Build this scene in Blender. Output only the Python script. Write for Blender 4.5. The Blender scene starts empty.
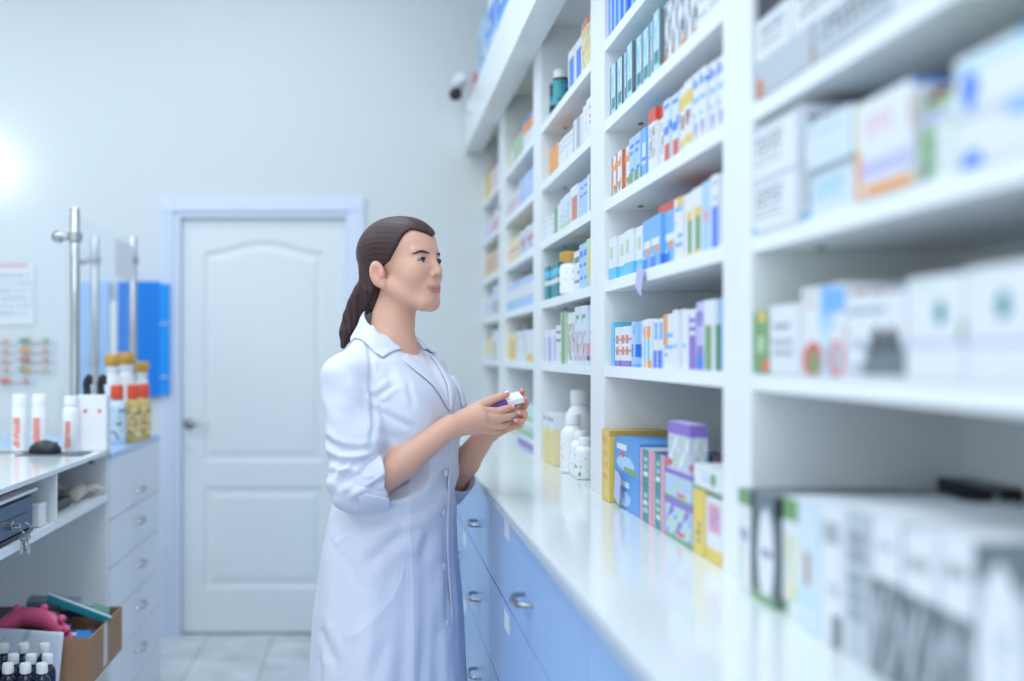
import bpy, bmesh, math, random
import numpy as np
from mathutils import Vector, Matrix

# ------------------------------------------------------------------ basics
SC = bpy.context.scene
COL = SC.collection
F = 1095.0; VX = 370.0; VY = 354.5; CZ = 1.345      # focal length in pixels, vanishing point, eye height
def P(px, py, Y):
    return Vector(((px - VX) * Y / F, Y, CZ - (py - VY) * Y / F))
def lin(c):
    return tuple((v/12.92 if v <= .04045 else ((v+.055)/1.055)**2.4) for v in c)
def rgb(r, g, b): return lin((r/255, g/255, b/255))

def material(name, color, rough=.5, metal=0.0, coat=0.0, alpha=None, transmission=0.0, ior=1.45, noise=None, bump=None, sss=0.0, spec=.5, emit=None):
    m = bpy.data.materials.new(name); m.use_nodes = True
    nt = m.node_tree; b = nt.nodes['Principled BSDF']
    b.inputs['Base Color'].default_value = (*color, 1)
    b.inputs['Roughness'].default_value = rough
    b.inputs['Metallic'].default_value = metal
    b.inputs['Coat Weight'].default_value = coat
    b.inputs['IOR'].default_value = ior
    b.inputs['Specular IOR Level'].default_value = spec
    b.inputs['Transmission Weight'].default_value = transmission
    if sss:
        b.inputs['Subsurface Weight'].default_value = sss
        b.inputs['Subsurface Radius'].default_value = (.012, .005, .003)
        b.inputs['Subsurface Scale'].default_value = 1.0
    if alpha is not None: b.inputs['Alpha'].default_value = alpha
    if emit: 
        b.inputs['Emission Color'].default_value = (*emit[0], 1); b.inputs['Emission Strength'].default_value = emit[1]
    tc = nt.nodes.new('ShaderNodeTexCoord')
    if noise:                       # (scale, amount)  gentle colour variation
        n = nt.nodes.new('ShaderNodeTexNoise'); n.inputs['Scale'].default_value = noise[0]; n.inputs['Detail'].default_value = 4
        nt.links.new(tc.outputs['Object'], n.inputs['Vector'])
        r = nt.nodes.new('ShaderNodeMapRange'); r.inputs['To Min'].default_value = 1-noise[1]; r.inputs['To Max'].default_value = 1+noise[1]*.3
        nt.links.new(n.outputs['Fac'], r.inputs['Value'])
        mx = nt.nodes.new('ShaderNodeMix'); mx.data_type = 'RGBA'; mx.blend_type = 'MULTIPLY'; mx.inputs['Factor'].default_value = 1
        mx.inputs[6].default_value = (*color, 1); nt.links.new(r.outputs['Result'], mx.inputs[7])
        nt.links.new(mx.outputs[2], b.inputs['Base Color'])
    if bump:                        # (scale, strength)
        n = nt.nodes.new('ShaderNodeTexNoise'); n.inputs['Scale'].default_value = bump[0]; n.inputs['Detail'].default_value = 3
        nt.links.new(tc.outputs['Object'], n.inputs['Vector'])
        bp = nt.nodes.new('ShaderNodeBump'); bp.inputs['Strength'].default_value = bump[1]; bp.inputs['Distance'].default_value = .002
        nt.links.new(n.outputs['Fac'], bp.inputs['Height']); nt.links.new(bp.outputs['Normal'], b.inputs['Normal'])
    return m

M = {}
M['wall'] = material('wall_paint', (.72,.76,.775), .75, noise=(1.2,.02))
M['ceil'] = material('ceiling_paint', (.85,.86,.86), .8)
M['lam'] = material('white_laminate', (.87,.89,.90), .35, noise=(3,.02))
M['lamedge'] = material('white_edge_band', (.90,.93,.95), .3)
M['lamgrey'] = material('grey_edge_band', (.52,.58,.64), .35)
M['work'] = material('white_gloss_worktop', (.74,.78,.79), .16, coat=.3)
M['blue'] = material('blue_laminate', rgb(158,194,242), .3, noise=(2,.02))
M['dooru'] = material('door_paint', (.80,.84,.85), .38)
M['casing'] = material('casing_paint', rgb(222,230,246), .4)
M['steel'] = material('brushed_steel', (.50,.51,.53), .20, metal=1)
M['handle'] = material('dull_steel', (.36,.37,.40), .26, metal=1)
M['darksteel'] = material('dark_steel', (.22,.23,.25), .3, metal=1)
M['black'] = material('black_plastic', (.018,.02,.026), .35)
M['navy'] = material('slate_metal', rgb(78,98,122), .4)
M['navydark'] = material('dark_slate_trim', rgb(38,50,68), .4)
M['card'] = material('brown_cardboard', rgb(176,135,104), .8, noise=(9,.1))
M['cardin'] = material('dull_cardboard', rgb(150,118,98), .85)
M['tape'] = material('packing_tape', rgb(206,196,190), .25)
M['pink'] = material('pink_plastic', rgb(232,96,140), .35)
M['white'] = material('white_plastic', (.88,.88,.89), .35)
M['label'] = material('paper_label', (.86,.87,.9), .6)
M['darkbottle'] = material('dark_bottle', (.012,.016,.04), .15, coat=.4)
M['glove'] = material('cream_latex', rgb(232,220,202), .55, noise=(30,.15))
M['paper'] = material('white_paper', (.85,.86,.88), .7)
M['bluepanel'] = material('blue_board', rgb(0,128,224), .4)
M['bluepanel2'] = material('bright_blue_board', rgb(0,150,240), .4)
M['bluerefl'] = material('pale_blue_reflection', rgb(170,203,244), .5)
M['orange'] = material('orange_plastic', rgb(232,84,48), .4)
M['gold'] = material('golden_cap', rgb(222,170,72), .35, noise=(60,.5))
M['teal'] = material('teal_plastic', rgb(20,130,140), .35)
M['yellow'] = material('amber_liquid', rgb(226,196,120), .3, noise=(40,.4))
M['clear'] = material('clear_bottle', rgb(216,228,240), .2)
M['lamp'] = material('lamp_glass', (1,1,1), .4, emit=((.90,.96,1),3.4))
M['panel'] = material('lamp_diffuser', (1,1,1), .5, emit=((.93,.97,1),1))

def glass_mat(name, tint, a):
    m = bpy.data.materials.new(name); m.use_nodes = True; nt = m.node_tree
    for n in list(nt.nodes): nt.nodes.remove(n)
    out = nt.nodes.new('ShaderNodeOutputMaterial'); mix = nt.nodes.new('ShaderNodeMixShader')
    tr = nt.nodes.new('ShaderNodeBsdfTransparent'); tr.inputs['Color'].default_value = (*tint,1)
    gl = nt.nodes.new('ShaderNodeBsdfGlossy'); gl.inputs['Roughness'].default_value = .04
    lw = nt.nodes.new('ShaderNodeLayerWeight'); lw.inputs['Blend'].default_value = .5
    pw = nt.nodes.new('ShaderNodeMath'); pw.operation = 'POWER'; pw.inputs[1].default_value = 4
    ml = nt.nodes.new('ShaderNodeMath'); ml.operation = 'MULTIPLY_ADD'; ml.inputs[1].default_value = a; ml.inputs[2].default_value = .03
    nt.links.new(lw.outputs['Facing'], pw.inputs[0]); nt.links.new(pw.outputs[0], ml.inputs[0])
    nt.links.new(ml.outputs[0], mix.inputs[0]); nt.links.new(tr.outputs[0], mix.inputs[1]); nt.links.new(gl.outputs[0], mix.inputs[2])
    nt.links.new(mix.outputs[0], out.inputs['Surface']); return m
M['glass'] = glass_mat('clear_glass', (.985,.995,.998), .08)

def floor_material():
    m = bpy.data.materials.new('floor_tiles'); m.use_nodes = True; nt = m.node_tree; b = nt.nodes['Principled BSDF']
    tc = nt.nodes.new('ShaderNodeTexCoord'); mp = nt.nodes.new('ShaderNodeMapping')
    mp.inputs['Rotation'].default_value = (0,0,math.pi/2)
    # tile .60 long in Y, .31 wide in X, running bond
    mp.inputs['Location'].default_value = (4.54+.003, .775, 0)
    sep = nt.nodes.new('ShaderNodeSeparateXYZ'); cmb = nt.nodes.new('ShaderNodeCombineXYZ')
    nt.links.new(tc.outputs['Object'], sep.inputs[0])
    a1 = nt.nodes.new('ShaderNodeMath'); a1.operation='ADD'; a1.inputs[1].default_value = -4.54+6.0
    a2 = nt.nodes.new('ShaderNodeMath'); a2.operation='ADD'; a2.inputs[1].default_value = .775+6.2
    nt.links.new(sep.outputs['Y'], a1.inputs[0]); nt.links.new(sep.outputs['X'], a2.inputs[0])
    nt.links.new(a1.outputs[0], cmb.inputs['X']); nt.links.new(a2.outputs[0], cmb.inputs['Y'])
    br = nt.nodes.new('ShaderNodeTexBrick'); br.offset = .5; br.offset_frequency = 2; br.squash = 1
    br.inputs['Scale'].default_value = 1; br.inputs['Brick Width'].default_value = .60; br.inputs['Row Height'].default_value = .31
    br.inputs['Mortar Size'].default_value = .003; br.inputs['Mortar Smooth'].default_value = .1
    br.inputs['Color1'].default_value = (.66,.69,.70,1); br.inputs['Color2'].default_value = (.74,.76,.77,1); br.inputs['Mortar'].default_value = (.34,.32,.31,1)
    nt.links.new(cmb.outputs[0], br.inputs['Vector'])
    n = nt.nodes.new('ShaderNodeTexNoise'); n.inputs['Scale'].default_value = 6; n.inputs['Detail'].default_value = 6
    nt.links.new(tc.outputs['Object'], n.inputs['Vector'])
    r = nt.nodes.new('ShaderNodeMapRange'); r.inputs['From Min'].default_value=.3; r.inputs['From Max'].default_value=.7; r.inputs['To Min'].default_value=.82; r.inputs['To Max'].default_value=1.12
    nt.links.new(n.outputs['Fac'], r.inputs['Value'])
    mx = nt.nodes.new('ShaderNodeMix'); mx.data_type='RGBA'; mx.blend_type='MULTIPLY'; mx.inputs['Factor'].default_value=1
    nt.links.new(br.outputs['Color'], mx.inputs[6]); nt.links.new(r.outputs['Result'], mx.inputs[7])
    nt.links.new(mx.outputs[2], b.inputs['Base Color']); b.inputs['Roughness'].default_value=.35
    return m
M['floor'] = floor_material()

def attr_material(name, rough=.4, spec=.5, sss=0):
    m = bpy.data.materials.new(name); m.use_nodes = True; nt = m.node_tree; b = nt.nodes['Principled BSDF']
    a = nt.nodes.new('ShaderNodeAttribute'); a.attribute_name = 'Col'
    nt.links.new(a.outputs['Color'], b.inputs['Base Color']); b.inputs['Roughness'].default_value = rough
    b.inputs['Specular IOR Level'].default_value = spec
    if sss:
        b.inputs['Subsurface Weight'].default_value = sss
        b.inputs['Subsurface Radius'].default_value = (1.0,.4,.25); b.inputs['Subsurface Scale'].default_value = .006
    return m
M['print'] = attr_material('printed_card', .38)

# ------------------------------------------------------------------ object helpers
def link(name, me, mats, parent=None, smooth=False):
    o = bpy.data.objects.new(name, me); COL.objects.link(o)
    for m in (mats if isinstance(mats, (list, tuple)) else [mats]): me.materials.append(m)
    if smooth:
        for p in me.polygons: p.use_smooth = True
    if parent is not None: o.parent = parent
    return o
def from_bm(name, bm, mats, parent=None, smooth=False, bevel=0, seg=2):
    if bevel:
        bmesh.ops.bevel(bm, geom=bm.edges[:], offset=bevel, segments=seg, affect='EDGES', profile=.7)
    me = bpy.data.meshes.new(name); bm.normal_update(); bm.to_mesh(me); bm.free()
    return link(name, me, mats, parent, smooth)
def bx(bm, x0, x1, y0, y1, z0, z1, mi=0):
    v = [bm.verts.new(p) for p in ((x0,y0,z0),(x1,y0,z0),(x1,y1,z0),(x0,y1,z0),(x0,y0,z1),(x1,y0,z1),(x1,y1,z1),(x0,y1,z1))]
    fs = []
    for idx in ((0,3,2,1),(4,5,6,7),(0,1,5,4),(1,2,6,5),(2,3,7,6),(3,0,4,7)):
        f = bm.faces.new([v[i] for i in idx]); f.material_index = mi; fs.append(f)
    return v
def box(name, x0, x1, y0, y1, z0, z1, mat, parent=None, bevel=0):
    """world-space numbers; a parented box is expressed relative to its parent's location"""
    bm = bmesh.new(); bx(bm, x0, x1, y0, y1, z0, z1)
    o = from_bm(name, bm, mat, None, bevel=bevel)
    if parent is not None: adopt(o, parent)
    return o
def wloc(o):
    m = Matrix.LocRotScale(o.location, o.rotation_euler, o.scale)
    return wloc(o.parent) @ o.matrix_parent_inverse @ m if o.parent else m
def adopt(o, parent):
    """parent o, keeping where it stands: bakes the offset into its mesh data"""
    inv = wloc(parent).inverted()
    if o.type == 'MESH' and o.data.users == 1 and o.location.length == 0:
        o.data.transform(inv); o.parent = parent
    else:
        mw = wloc(o); o.parent = parent; m = inv @ mw
        o.location, q, s = m.decompose(); o.rotation_euler = q.to_euler(); o.scale = s
    return o
def tag(o, label=None, cat=None, group=None, kind=None):
    if label: o['label'] = label
    if cat: o['category'] = cat
    if group: o['group'] = group
    if kind: o['kind'] = kind
    return o
def empty(name, loc, label, cat, group=None, rz=0):
    o = bpy.data.objects.new(name, None); COL.objects.link(o); o.empty_display_size = .05
    o.location = loc; o.rotation_euler = (0,0,rz)
    return tag(o, label, cat, group)
def struct(o): o['kind'] = 'structure'; return o
def lathe_bm(profile, n=24, cx=0, cy=0, z0=0):
    """profile: [(radius, z)] bottom to top"""
    bm = bmesh.new(); rings = []
    for r, z in profile:
        rings.append([bm.verts.new((cx + max(r,1e-5)*math.cos(2*math.pi*i/n), cy + max(r,1e-5)*math.sin(2*math.pi*i/n), z0+z)) for i in range(n)])
    for a, b in zip(rings, rings[1:]):
        for i in range(n): bm.faces.new((a[i], a[(i+1)%n], b[(i+1)%n], b[i]))
    bm.faces.new(rings[0][::-1]); bm.faces.new(rings[-1])
    return bm
def lathe(name, profile, mat, parent=None, n=24, loc=(0,0,0)):
    bm = lathe_bm(profile, n, loc[0], loc[1], loc[2])
    o = from_bm(name, bm, mat, None, smooth=True)
    md = o.modifiers.new('edge', 'EDGE_SPLIT'); md.split_angle = math.radians(40)
    if parent is not None: adopt(o, parent)
    return o
def tube_bm(pts, rad, n=12, bm=None, cap=True):
    bm = bm or bmesh.new(); pts = [Vector(p) for p in pts]
    rads = rad if isinstance(rad, (list, tuple)) else [rad]*len(pts)
    prev = None; rings = []
    for i, p in enumerate(pts):
        t = (pts[min(i+1, len(pts)-1)] - pts[max(i-1,0)]).normalized()
        if prev is None:
            up = Vector((0,0,1)) if abs(t.z) < .9 else Vector((1,0,0))
            u = t.cross(up).normalized()
        else:
            u = (prev - t*prev.dot(t)).normalized()
        prev = u; v = t.cross(u)
        rings.append([bm.verts.new(p + (u*math.cos(2*math.pi*k/n) + v*math.sin(2*math.pi*k/n))*rads[i]) for k in range(n)])
    for a, b in zip(rings, rings[1:]):
        for k in range(n): bm.faces.new((a[k], a[(k+1)%n], b[(k+1)%n], b[k]))
    if cap: bm.faces.new(rings[0][::-1]); bm.faces.new(rings[-1])
    return bm
def tube(name, pts, rad, mat, parent=None, n=12):
    o = from_bm(name, tube_bm(pts, rad, n), mat, None, smooth=True)
    if parent is not None: adopt(o, parent)
    return o
def smooth_path(pts, k=6):
    pts = [Vector(p) for p in pts]; out = []
    for i in range(len(pts)-1):
        p0, p1, p2, p3 = pts[max(i-1,0)], pts[i], pts[i+1], pts[min(i+2,len(pts)-1)]
        for j in range(k):
            t = j/k
            out.append(.5*((2*p1)+(p2-p0)*t+(2*p0-5*p1+4*p2-p3)*t*t+(3*p1-p0-3*p2+p3)*t*t*t))
    out.append(pts[-1]); return out

# ------------------------------------------------------------------ printed cartons
def print_box_mesh(name, d, w, h, base, front, side=None, nu=12, nv=16, top=None):
    """carton: depth d (x, front at x=0 looking to -x), width w (y), height h (z).
    front/side: functions (u,v)->colour or None; u runs away from the camera (y), v runs up"""
    bm = bmesh.new(); lay = bm.loops.layers.float_color.new('Col')
    def face(vs, c):
        f = bm.faces.new(vs)
        for l in f.loops: l[lay] = (*lin([min(1,max(0,k)) for k in c]), 1)
    def grid(o, du, dv, fn, n1, n2, c0):
        g = [[bm.verts.new(o + du*(i/n1) + dv*(j/n2)) for j in range(n2+1)] for i in range(n1+1)]
        for i in range(n1):
            for j in range(n2):
                c = fn((i+.5)/n1, (j+.5)/n2) if fn else None
                face((g[i][j], g[i+1][j], g[i+1][j+1], g[i][j+1]), c or c0)
    V = Vector
    grid(V((0,w,0)), V((0,-w,0)), V((0,0,h)), (lambda u,v: front(u,v)) if front else None, nu, nv, base)       # u=0 far end
    sd = side if side is not None else front
    grid(V((0,0,0)), V((d,0,0)), V((0,0,h)), sd, max(4,nu//2) if nu < 20 else nu, nv, base)
    def quad(a,b,c,e,col): face([bm.verts.new(q) for q in (a,b,c,e)], col)
    tc = top or base
    quad((d,0,0),(d,w,0),(d,w,h),(d,0,h),base); quad((d,w,0),(0,w,0),(0,w,h),(d,w,h),base)
    quad((0,0,h),(d,0,h),(d,w,h),(0,w,h),tc); quad((0,w,0),(d,w,0),(d,0,0),(0,0,0),base)
    bmesh.ops.remove_doubles(bm, verts=bm.verts[:], dist=1e-6)
    me = bpy.data.meshes.new(name); bm.to_mesh(me); bm.free(); me.materials.append(M['print'])
    return me
C = dict(azure=(.24,.56,.86), white=(.90,.91,.93), pale=(.84,.89,.93), grey=(.72,.75,.78), dgrey=(.38,.42,.45), black=(.12,.14,.17), red=(.86,.26,.2), orange=(.95,.58,.2),
    yellow=(.93,.78,.3), cream=(.95,.88,.66), green=(.42,.6,.36), lgreen=(.72,.84,.68), teal=(.1,.5,.52), cyan=(.35,.75,.9), lcyan=(.7,.87,.93), blue=(.18,.45,.88),
    sky=(.42,.68,.95), navy=(.13,.17,.4), purple=(.5,.38,.75), lilac=(.76,.74,.93), pink=(.9,.6,.68), brown=(.62,.38,.3), rust=(.8,.45,.36), mint=(.78,.9,.86), gold=(.8,.62,.25), lblue=(.66,.8,.95))
def prints(spec, seed=0):
    """spec: list of ('r',u0,v0,u1,v1,col) rectangles, ('e',cu,cv,ru,rv,col) ellipses, ('t',u0,v0,u1,v1,col,rows) lines of small lettering, ('n',u0,v0,u1,v1,colA,colB) mottled picture"""
    rnd = random.Random(seed); salt = rnd.random()*100
    def fn(u, v):
        c = None
        for s in spec:
            if s[0] == 'e':
                if ((u-s[1])/s[3])**2 + ((v-s[2])/s[4])**2 <= 1: c = C[s[5]]
            elif s[1] <= u <= s[3] and s[2] <= v <= s[4]:
                if s[0] == 'r': c = C[s[5]]
                elif s[0] == 't':
                    k = (v-s[2])/(s[4]-s[2])*s[6]
                    if (k % 1) > .45 and math.sin(u*61+int(k)*7.3+salt) > -.35: c = C[s[5]]
                elif s[0] == 'n':
                    q = math.sin(u*11+salt)*math.cos(v*9+salt*2)+.6*math.sin(u*23-v*17+salt)
                    if q > .25: c = C[s[5]]
                    elif q < -.45: c = C[s[6]]
        return c
    return fn
for _k in list(C):
    if _k not in ('white','black'): C[_k] = tuple(.87*a+.13*b for a, b in zip(C[_k], (.82,.87,.92)))  # lens haze put into the print colours, paling all but white and black
ORD = ['first','second','third','fourth','fifth','sixth','seventh','eighth','ninth','tenth','eleventh','twelfth','thirteenth','fourteenth','fifteenth','sixteenth','seventeenth','eighteenth']
USED = set()
def uniq(label):
    assert label not in USED, label
    n = len(label.replace(',', '').split()); assert 4 <= n <= 16, (n, label)
    USED.add(label); return label
# ------------------------------------------------------------------ room shell
WY = 5.24                                                # back wall plane
DX0, DX1, DZ1 = -.905, -.118, 1.998                      # door opening (leaf) in the back wall
def wall_with_hole():
    bm = bmesh.new()
    bx(bm, -4.2, DX0-.02, WY, WY+.15, 0, 3.4); bx(bm, DX1+.02, 1.0, WY, WY+.15, 0, 3.4); bx(bm, DX0-.02, DX1+.02, WY, WY+.15, DZ1+.025, 3.4)
    return bm
struct(from_bm('wall_back', wall_with_hole(), M['wall']))
struct(box('wall_right', .845, .98, -1.6, WY, 0, 3.4, M['wall']))
struct(box('wall_left', -4.2, -4.05, -1.6, WY, 0, 3.4, M['wall']))
struct(box('floor', -4.2, 1.0, -1.6, WY+.15, -.06, 0, M['floor']))
struct(box('ceiling', -4.2, 1.0, -1.6, WY+.15, 3.4, 3.5, M['ceil']))

# door: leaf with two moulded panels, frame, casing, handle
def door_leaf():
    bm = bmesh.new()
    x0, x1, z0, z1, y = DX0, DX1, .008, DZ1, WY+.03
    pw = (x1-x0)
    # grid of the front face with a displaced moulding profile
    nx, nz = 150, 300
    def sd_panel(x, z):
        # signed distance-like value to either panel outline (negative inside)
        best = 9
        cx = (x0+x1)/2; hw = pw/2-.108
        for (a, b, arch) in ((.225, .96-.0+.082, 0), (.83+.0, 1.838, 1)):
            pass
        a, b = .232, 1.038-.01+.0
        zt = 1.040
        d1 = max(abs(x-cx)-hw, .232-z, z-zt)
        t = max(-1, min(1, (x-cx)/hw)); top = 1.835 + .052*(.5+.5*math.cos(math.pi*t))
        d2 = max(abs(x-cx)-hw, 1.035+.0-z+.0, z-top)
        return d1, d2
    def depth(x, z):
        cx = (x0+x1)/2; hw = pw/2-.108
        d1 = max(abs(x-cx)-hw, .232-z, z-1.040)
        t = max(-1, min(1, (x-cx)/hw)); top = 1.832 + .055*(.5+.5*math.cos(math.pi*t))**1.0
        d2 = max(abs(x-cx)-hw, .83+.0-z, z-top)
        d1 = max(abs(x-cx)-hw, .232-z, z-.83+.0) if False else d1
        return d1, d2
    lower = (.232, 1.040); 
    # panel heights read from the photo: lower .232-1.04 would overlap the lock rail, so use the true rails
    LZ0, LZ1, UZ0 = .232, 1.04, .83
    LZ1 = 1.345-(488-VY)*WY/F+.345 if False else None
    zr = lambda py: CZ-(py-VY)*WY/F
    l0, l1, u0 = zr(589), zr(488), zr(462)
    cx = (x0+x1)/2; hw = pw/2-.106
    def prof(d):            # d: distance inside the outline
        if d < 0: return 0
        if d < .010: return .009*math.sin(d/.010*math.pi/2)
        if d < .028: return .009
        if d < .050: return .009-.007*(d-.028)/.022
        return .002
    g = []
    for i in range(nx+1):
        x = x0 + pw*i/nx; row = []
        for j in range(nz+1):
            z = z0 + (z1-z0)*j/nz
            t = max(-1, min(1, (x-cx)/hw)); top = zr(251.5) + (zr(240.5)-zr(251.5))*(.5+.5*math.cos(math.pi*t))
            d = max(min(hw-abs(x-cx), z-l0, l1-z), min(hw-abs(x-cx), z-u0, top-z))
            row.append(bm.verts.new((x, y + prof(d), z)))
        g.append(row)
    for i in range(nx):
        for j in range(nz): bm.faces.new((g[i][j], g[i+1][j], g[i+1][j+1], g[i][j+1]))
    bx(bm, x0, x1, y+.012, y+.04, z0, z1)
    return bm
door = empty('door_1', (DX0, WY, 0), None, None); struct(door)
o = from_bm('door_leaf', door_leaf(), M['dooru'], smooth=True); adopt(o, door)
bm = bmesh.new()
bx(bm, DX0-.035, DX0-.003, WY-.002, WY+.12, 0, DZ1+.0028); bx(bm, DX1+.003, DX1+.02, WY-.002, WY+.12, 0, DZ1+.0028); bx(bm, DX0-.035, DX1+.02, WY-.002, WY+.12, DZ1+.003, DZ1+.035)
adopt(from_bm('door_frame', bm, M['casing']), door)
bm = bmesh.new()
def casing_strip(bm, x0, x1, z0, z1, ax):
    bx(bm, x0, x1, WY-.018, WY, z0, z1)
casing_strip(bm, -1.0, DX0-.035, 0, 2.03, 0); casing_strip(bm, DX1+.02, -.028, 0, 2.03, 0)
casing_strip(bm, -.94, DX1+.02, 2.03, 2.095, 0)
bx(bm, -1.0, -.94, WY-.022, WY, 2.03, 2.10); bx(bm, DX1+.02, -.028, WY-.022, WY, 2.03, 2.10)
for xx in (-.985, -.965): bx(bm, xx, xx+.006, WY-.024, WY-.018, 0, 2.03)
o = from_bm('door_casing', bm, M['casing'], bevel=.002); adopt(o, door)
box('floor_gap', DX0, DX1, WY+.031, WY+.06, .0005, .0075, M['black'], door)
hz = CZ-(424-VY)*WY/F; hx = (188.5-VX)*WY/F
h = lathe('handle_rose', [(.0,0),(.027,0),(.027,.006),(.022,.010),(.012,.012),(.012,.03),(0,.03)], M['darksteel'])
h.data.transform(Matrix.Translation((hx,WY+.0335,hz)) @ Matrix.Rotation(math.pi/2,4,'X')); adopt(h, door)
o = tube('door_handle', smooth_path([(hx,WY-.002,hz),(hx+.006,WY-.022,hz+.004),(hx+.03,WY-.026,hz+.008),(hx+.07,WY-.026,hz+.006),(hx+.102,WY-.024,hz+.001)]), .0085, M['steel'], door)
box('keyhole_plate', hx-.014, hx+.014, WY+.025, WY+.031, hz-.13, hz-.10, M['casing'], door)

struct(box('baseboard_back', -.028, .28, WY-.012, WY, 0, .07, M['casing']))
struct(box('baseboard_back_left', -4.05, -1.0, WY-.012, WY, 0, .07, M['casing']))

# ------------------------------------------------------------------ shelving
SX, SB = .536, .835
UP = [(.50,.62),(1.537,1.663),(2.503,2.66),(3.433,3.595),(4.36,4.56),(5.235,5.24)]
LV = [1.295, 1.488, 1.673, 1.855, 2.038]                 # undersides
TH = .024; WZ = 1.02
BAYS = []
bayname = ['nearest bay','second bay','third bay','fourth bay','farthest bay']
baylab = ['white shelving bay nearest the camera holding large pale cartons above the grey boxed goods',
 'white shelving bay over the yellow and teal cartons, second along the worktop',
 'white shelving bay over the white plastic bottles, third along the worktop',
 'narrow looking white shelving bay behind the held packet, fourth along the worktop',
 'white shelving bay at the far end against the back wall']
for b in range(5):
    ya = (UP[b][0]+UP[b][1])/2 if b else UP[b][0]; yb = (UP[b+1][0]+UP[b+1][1])/2 if b < 4 else 5.236
    y0, y1 = UP[b][1], UP[b+1][0]
    r = empty('shelving_unit', (SX, ya, WZ), uniq(baylab[b]), 'shelving', 'white shelving bays above the worktop')
    box('side_panel', SX, SB, ya+.0005, y0, WZ, 2.40, M['lam'], r)
    if b < 4: box('side_panel', SX, SB, y1, yb-.0005, WZ, 2.40, M['lam'], r)
    else: box('side_panel', SX, SB, y1-.018, yb, WZ, 2.40, M['lam'], r); y1 -= .018
    box('back_panel', SB-.006, SB, y0, y1, WZ, 2.40, M['lam'], r)
    for z in LV:
        s = box('shelf', SX+.002, SB-.006, y0, y1, z, z+TH, M['lamedge'], r)
        if b < 3:
            for yy in (y1-.09, y0+.12 if b else y1-.55):
                pin = lathe('shelf_fixing', [(0,0),(.006,0),(.006,.003),(0,.003)], M['darksteel'], None, 10, (SX+.06, yy, z-.004)); adopt(pin, s)
    box('top_panel', SX, SB, y0, y1, 2.375, 2.40, M['lam'], r)
    BAYS.append((y0, y1))
# cornice above the bays
cx0 = .452
bm = bmesh.new(); bx(bm, cx0, cx0+.02, .5, 5.236, 2.31, 2.50); bx(bm, cx0+.02, SX-.001, .5, 5.236, 2.31, 2.33); bx(bm, cx0+.02, SB, .5, 5.236, 2.402, 2.42); 
o = from_bm('cornice_board', bm, M['lamedge']); tag(o, uniq('long white cornice board running along the top of the shelving'), 'cornice')

# worktop
wt = empty('worktop', (.283, .5, 1.0), uniq('long glossy white worktop above the blue drawers'), 'worktop')
box('worktop_slab', .287, .84, .5, 5.236, 1.0035, WZ-.0005, M['work'], wt)
box('worktop_edge', .281, .287, .5, 5.236, 1.0025, WZ-.001, M['lamgrey'], wt)

# base cabinets with drawers
cabs = [(.52,1.51),(1.51,2.72),(2.72,3.32),(3.32,3.95),(3.95,4.6),(4.6,5.232)]
clab = ['blue drawer cabinet nearest the camera, with plain fronts','wide blue drawer cabinet with two white label cards and a bow handle',
 'blue drawer cabinet with a stack of small bow handles beside the coat','blue drawer cabinet with two label cards at the edge of the coat',
 'blue drawer cabinet behind the standing woman','blue drawer cabinet at the far end by the back wall']
def bow_handle(px, y, z, L=.13, sgn=-1, parent=None, name='handle', r=.0046):
    e = .027*sgn
    pts = smooth_path([(px, y-L/2, z), (px+e*.75, y-L/2+.006, z), (px+e, y-L/4, z-.001), (px+e*1.08, y, z-.002), (px+e, y+L/4, z-.001), (px+e*.75, y+L/2-.006, z), (px, y+L/2, z)], 5)
    rr = [r*(1.0+.35*math.sin(math.pi*i/(len(pts)-1))) for i in range(len(pts))]
    return tube(name, pts, rr, M['handle'] if sgn < 0 else M['steel'], parent)
dz = [(.803,.998),(.592,.797),(.38,.586),(.10,.374)]
for i,(ya,yb) in enumerate(cabs):
    r = empty('drawer_cabinet', (.32, ya, 0), uniq(clab[i]), 'cabinet', 'blue drawer cabinets under the worktop')
    box('body', .316, .84, ya+.001, yb-.001, .08, 1.0015, M['blue'], r)
    box('plinth', .35, .84, ya+.001, yb-.001, 0, .08, M['lamgrey'], r)
    for k,(za,zb) in enumerate(dz):
        if i == 0 and k: continue
        if i == 0: za, zb = .10, .998
        d = box('drawer' if i else 'door_front', .298, .315, ya+.003, yb-.003, za, zb, M['blue'], r, bevel=.0012)
        ym = (ya+yb)/2
        if i == 0: continue
        bow_handle(.299, ym-.02 if i != 1 else 2.06, (zb-.115) if k < 3 else zb-.13, .10, -1, d)
        lz = zb-.012
        if i in (1, 3):
            ly = 2.34 if i == 1 else 3.40
            c = box('label_card', .2972, .2979, ly, ly+.085, lz-.042, lz-.002, M['label'], d)
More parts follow.
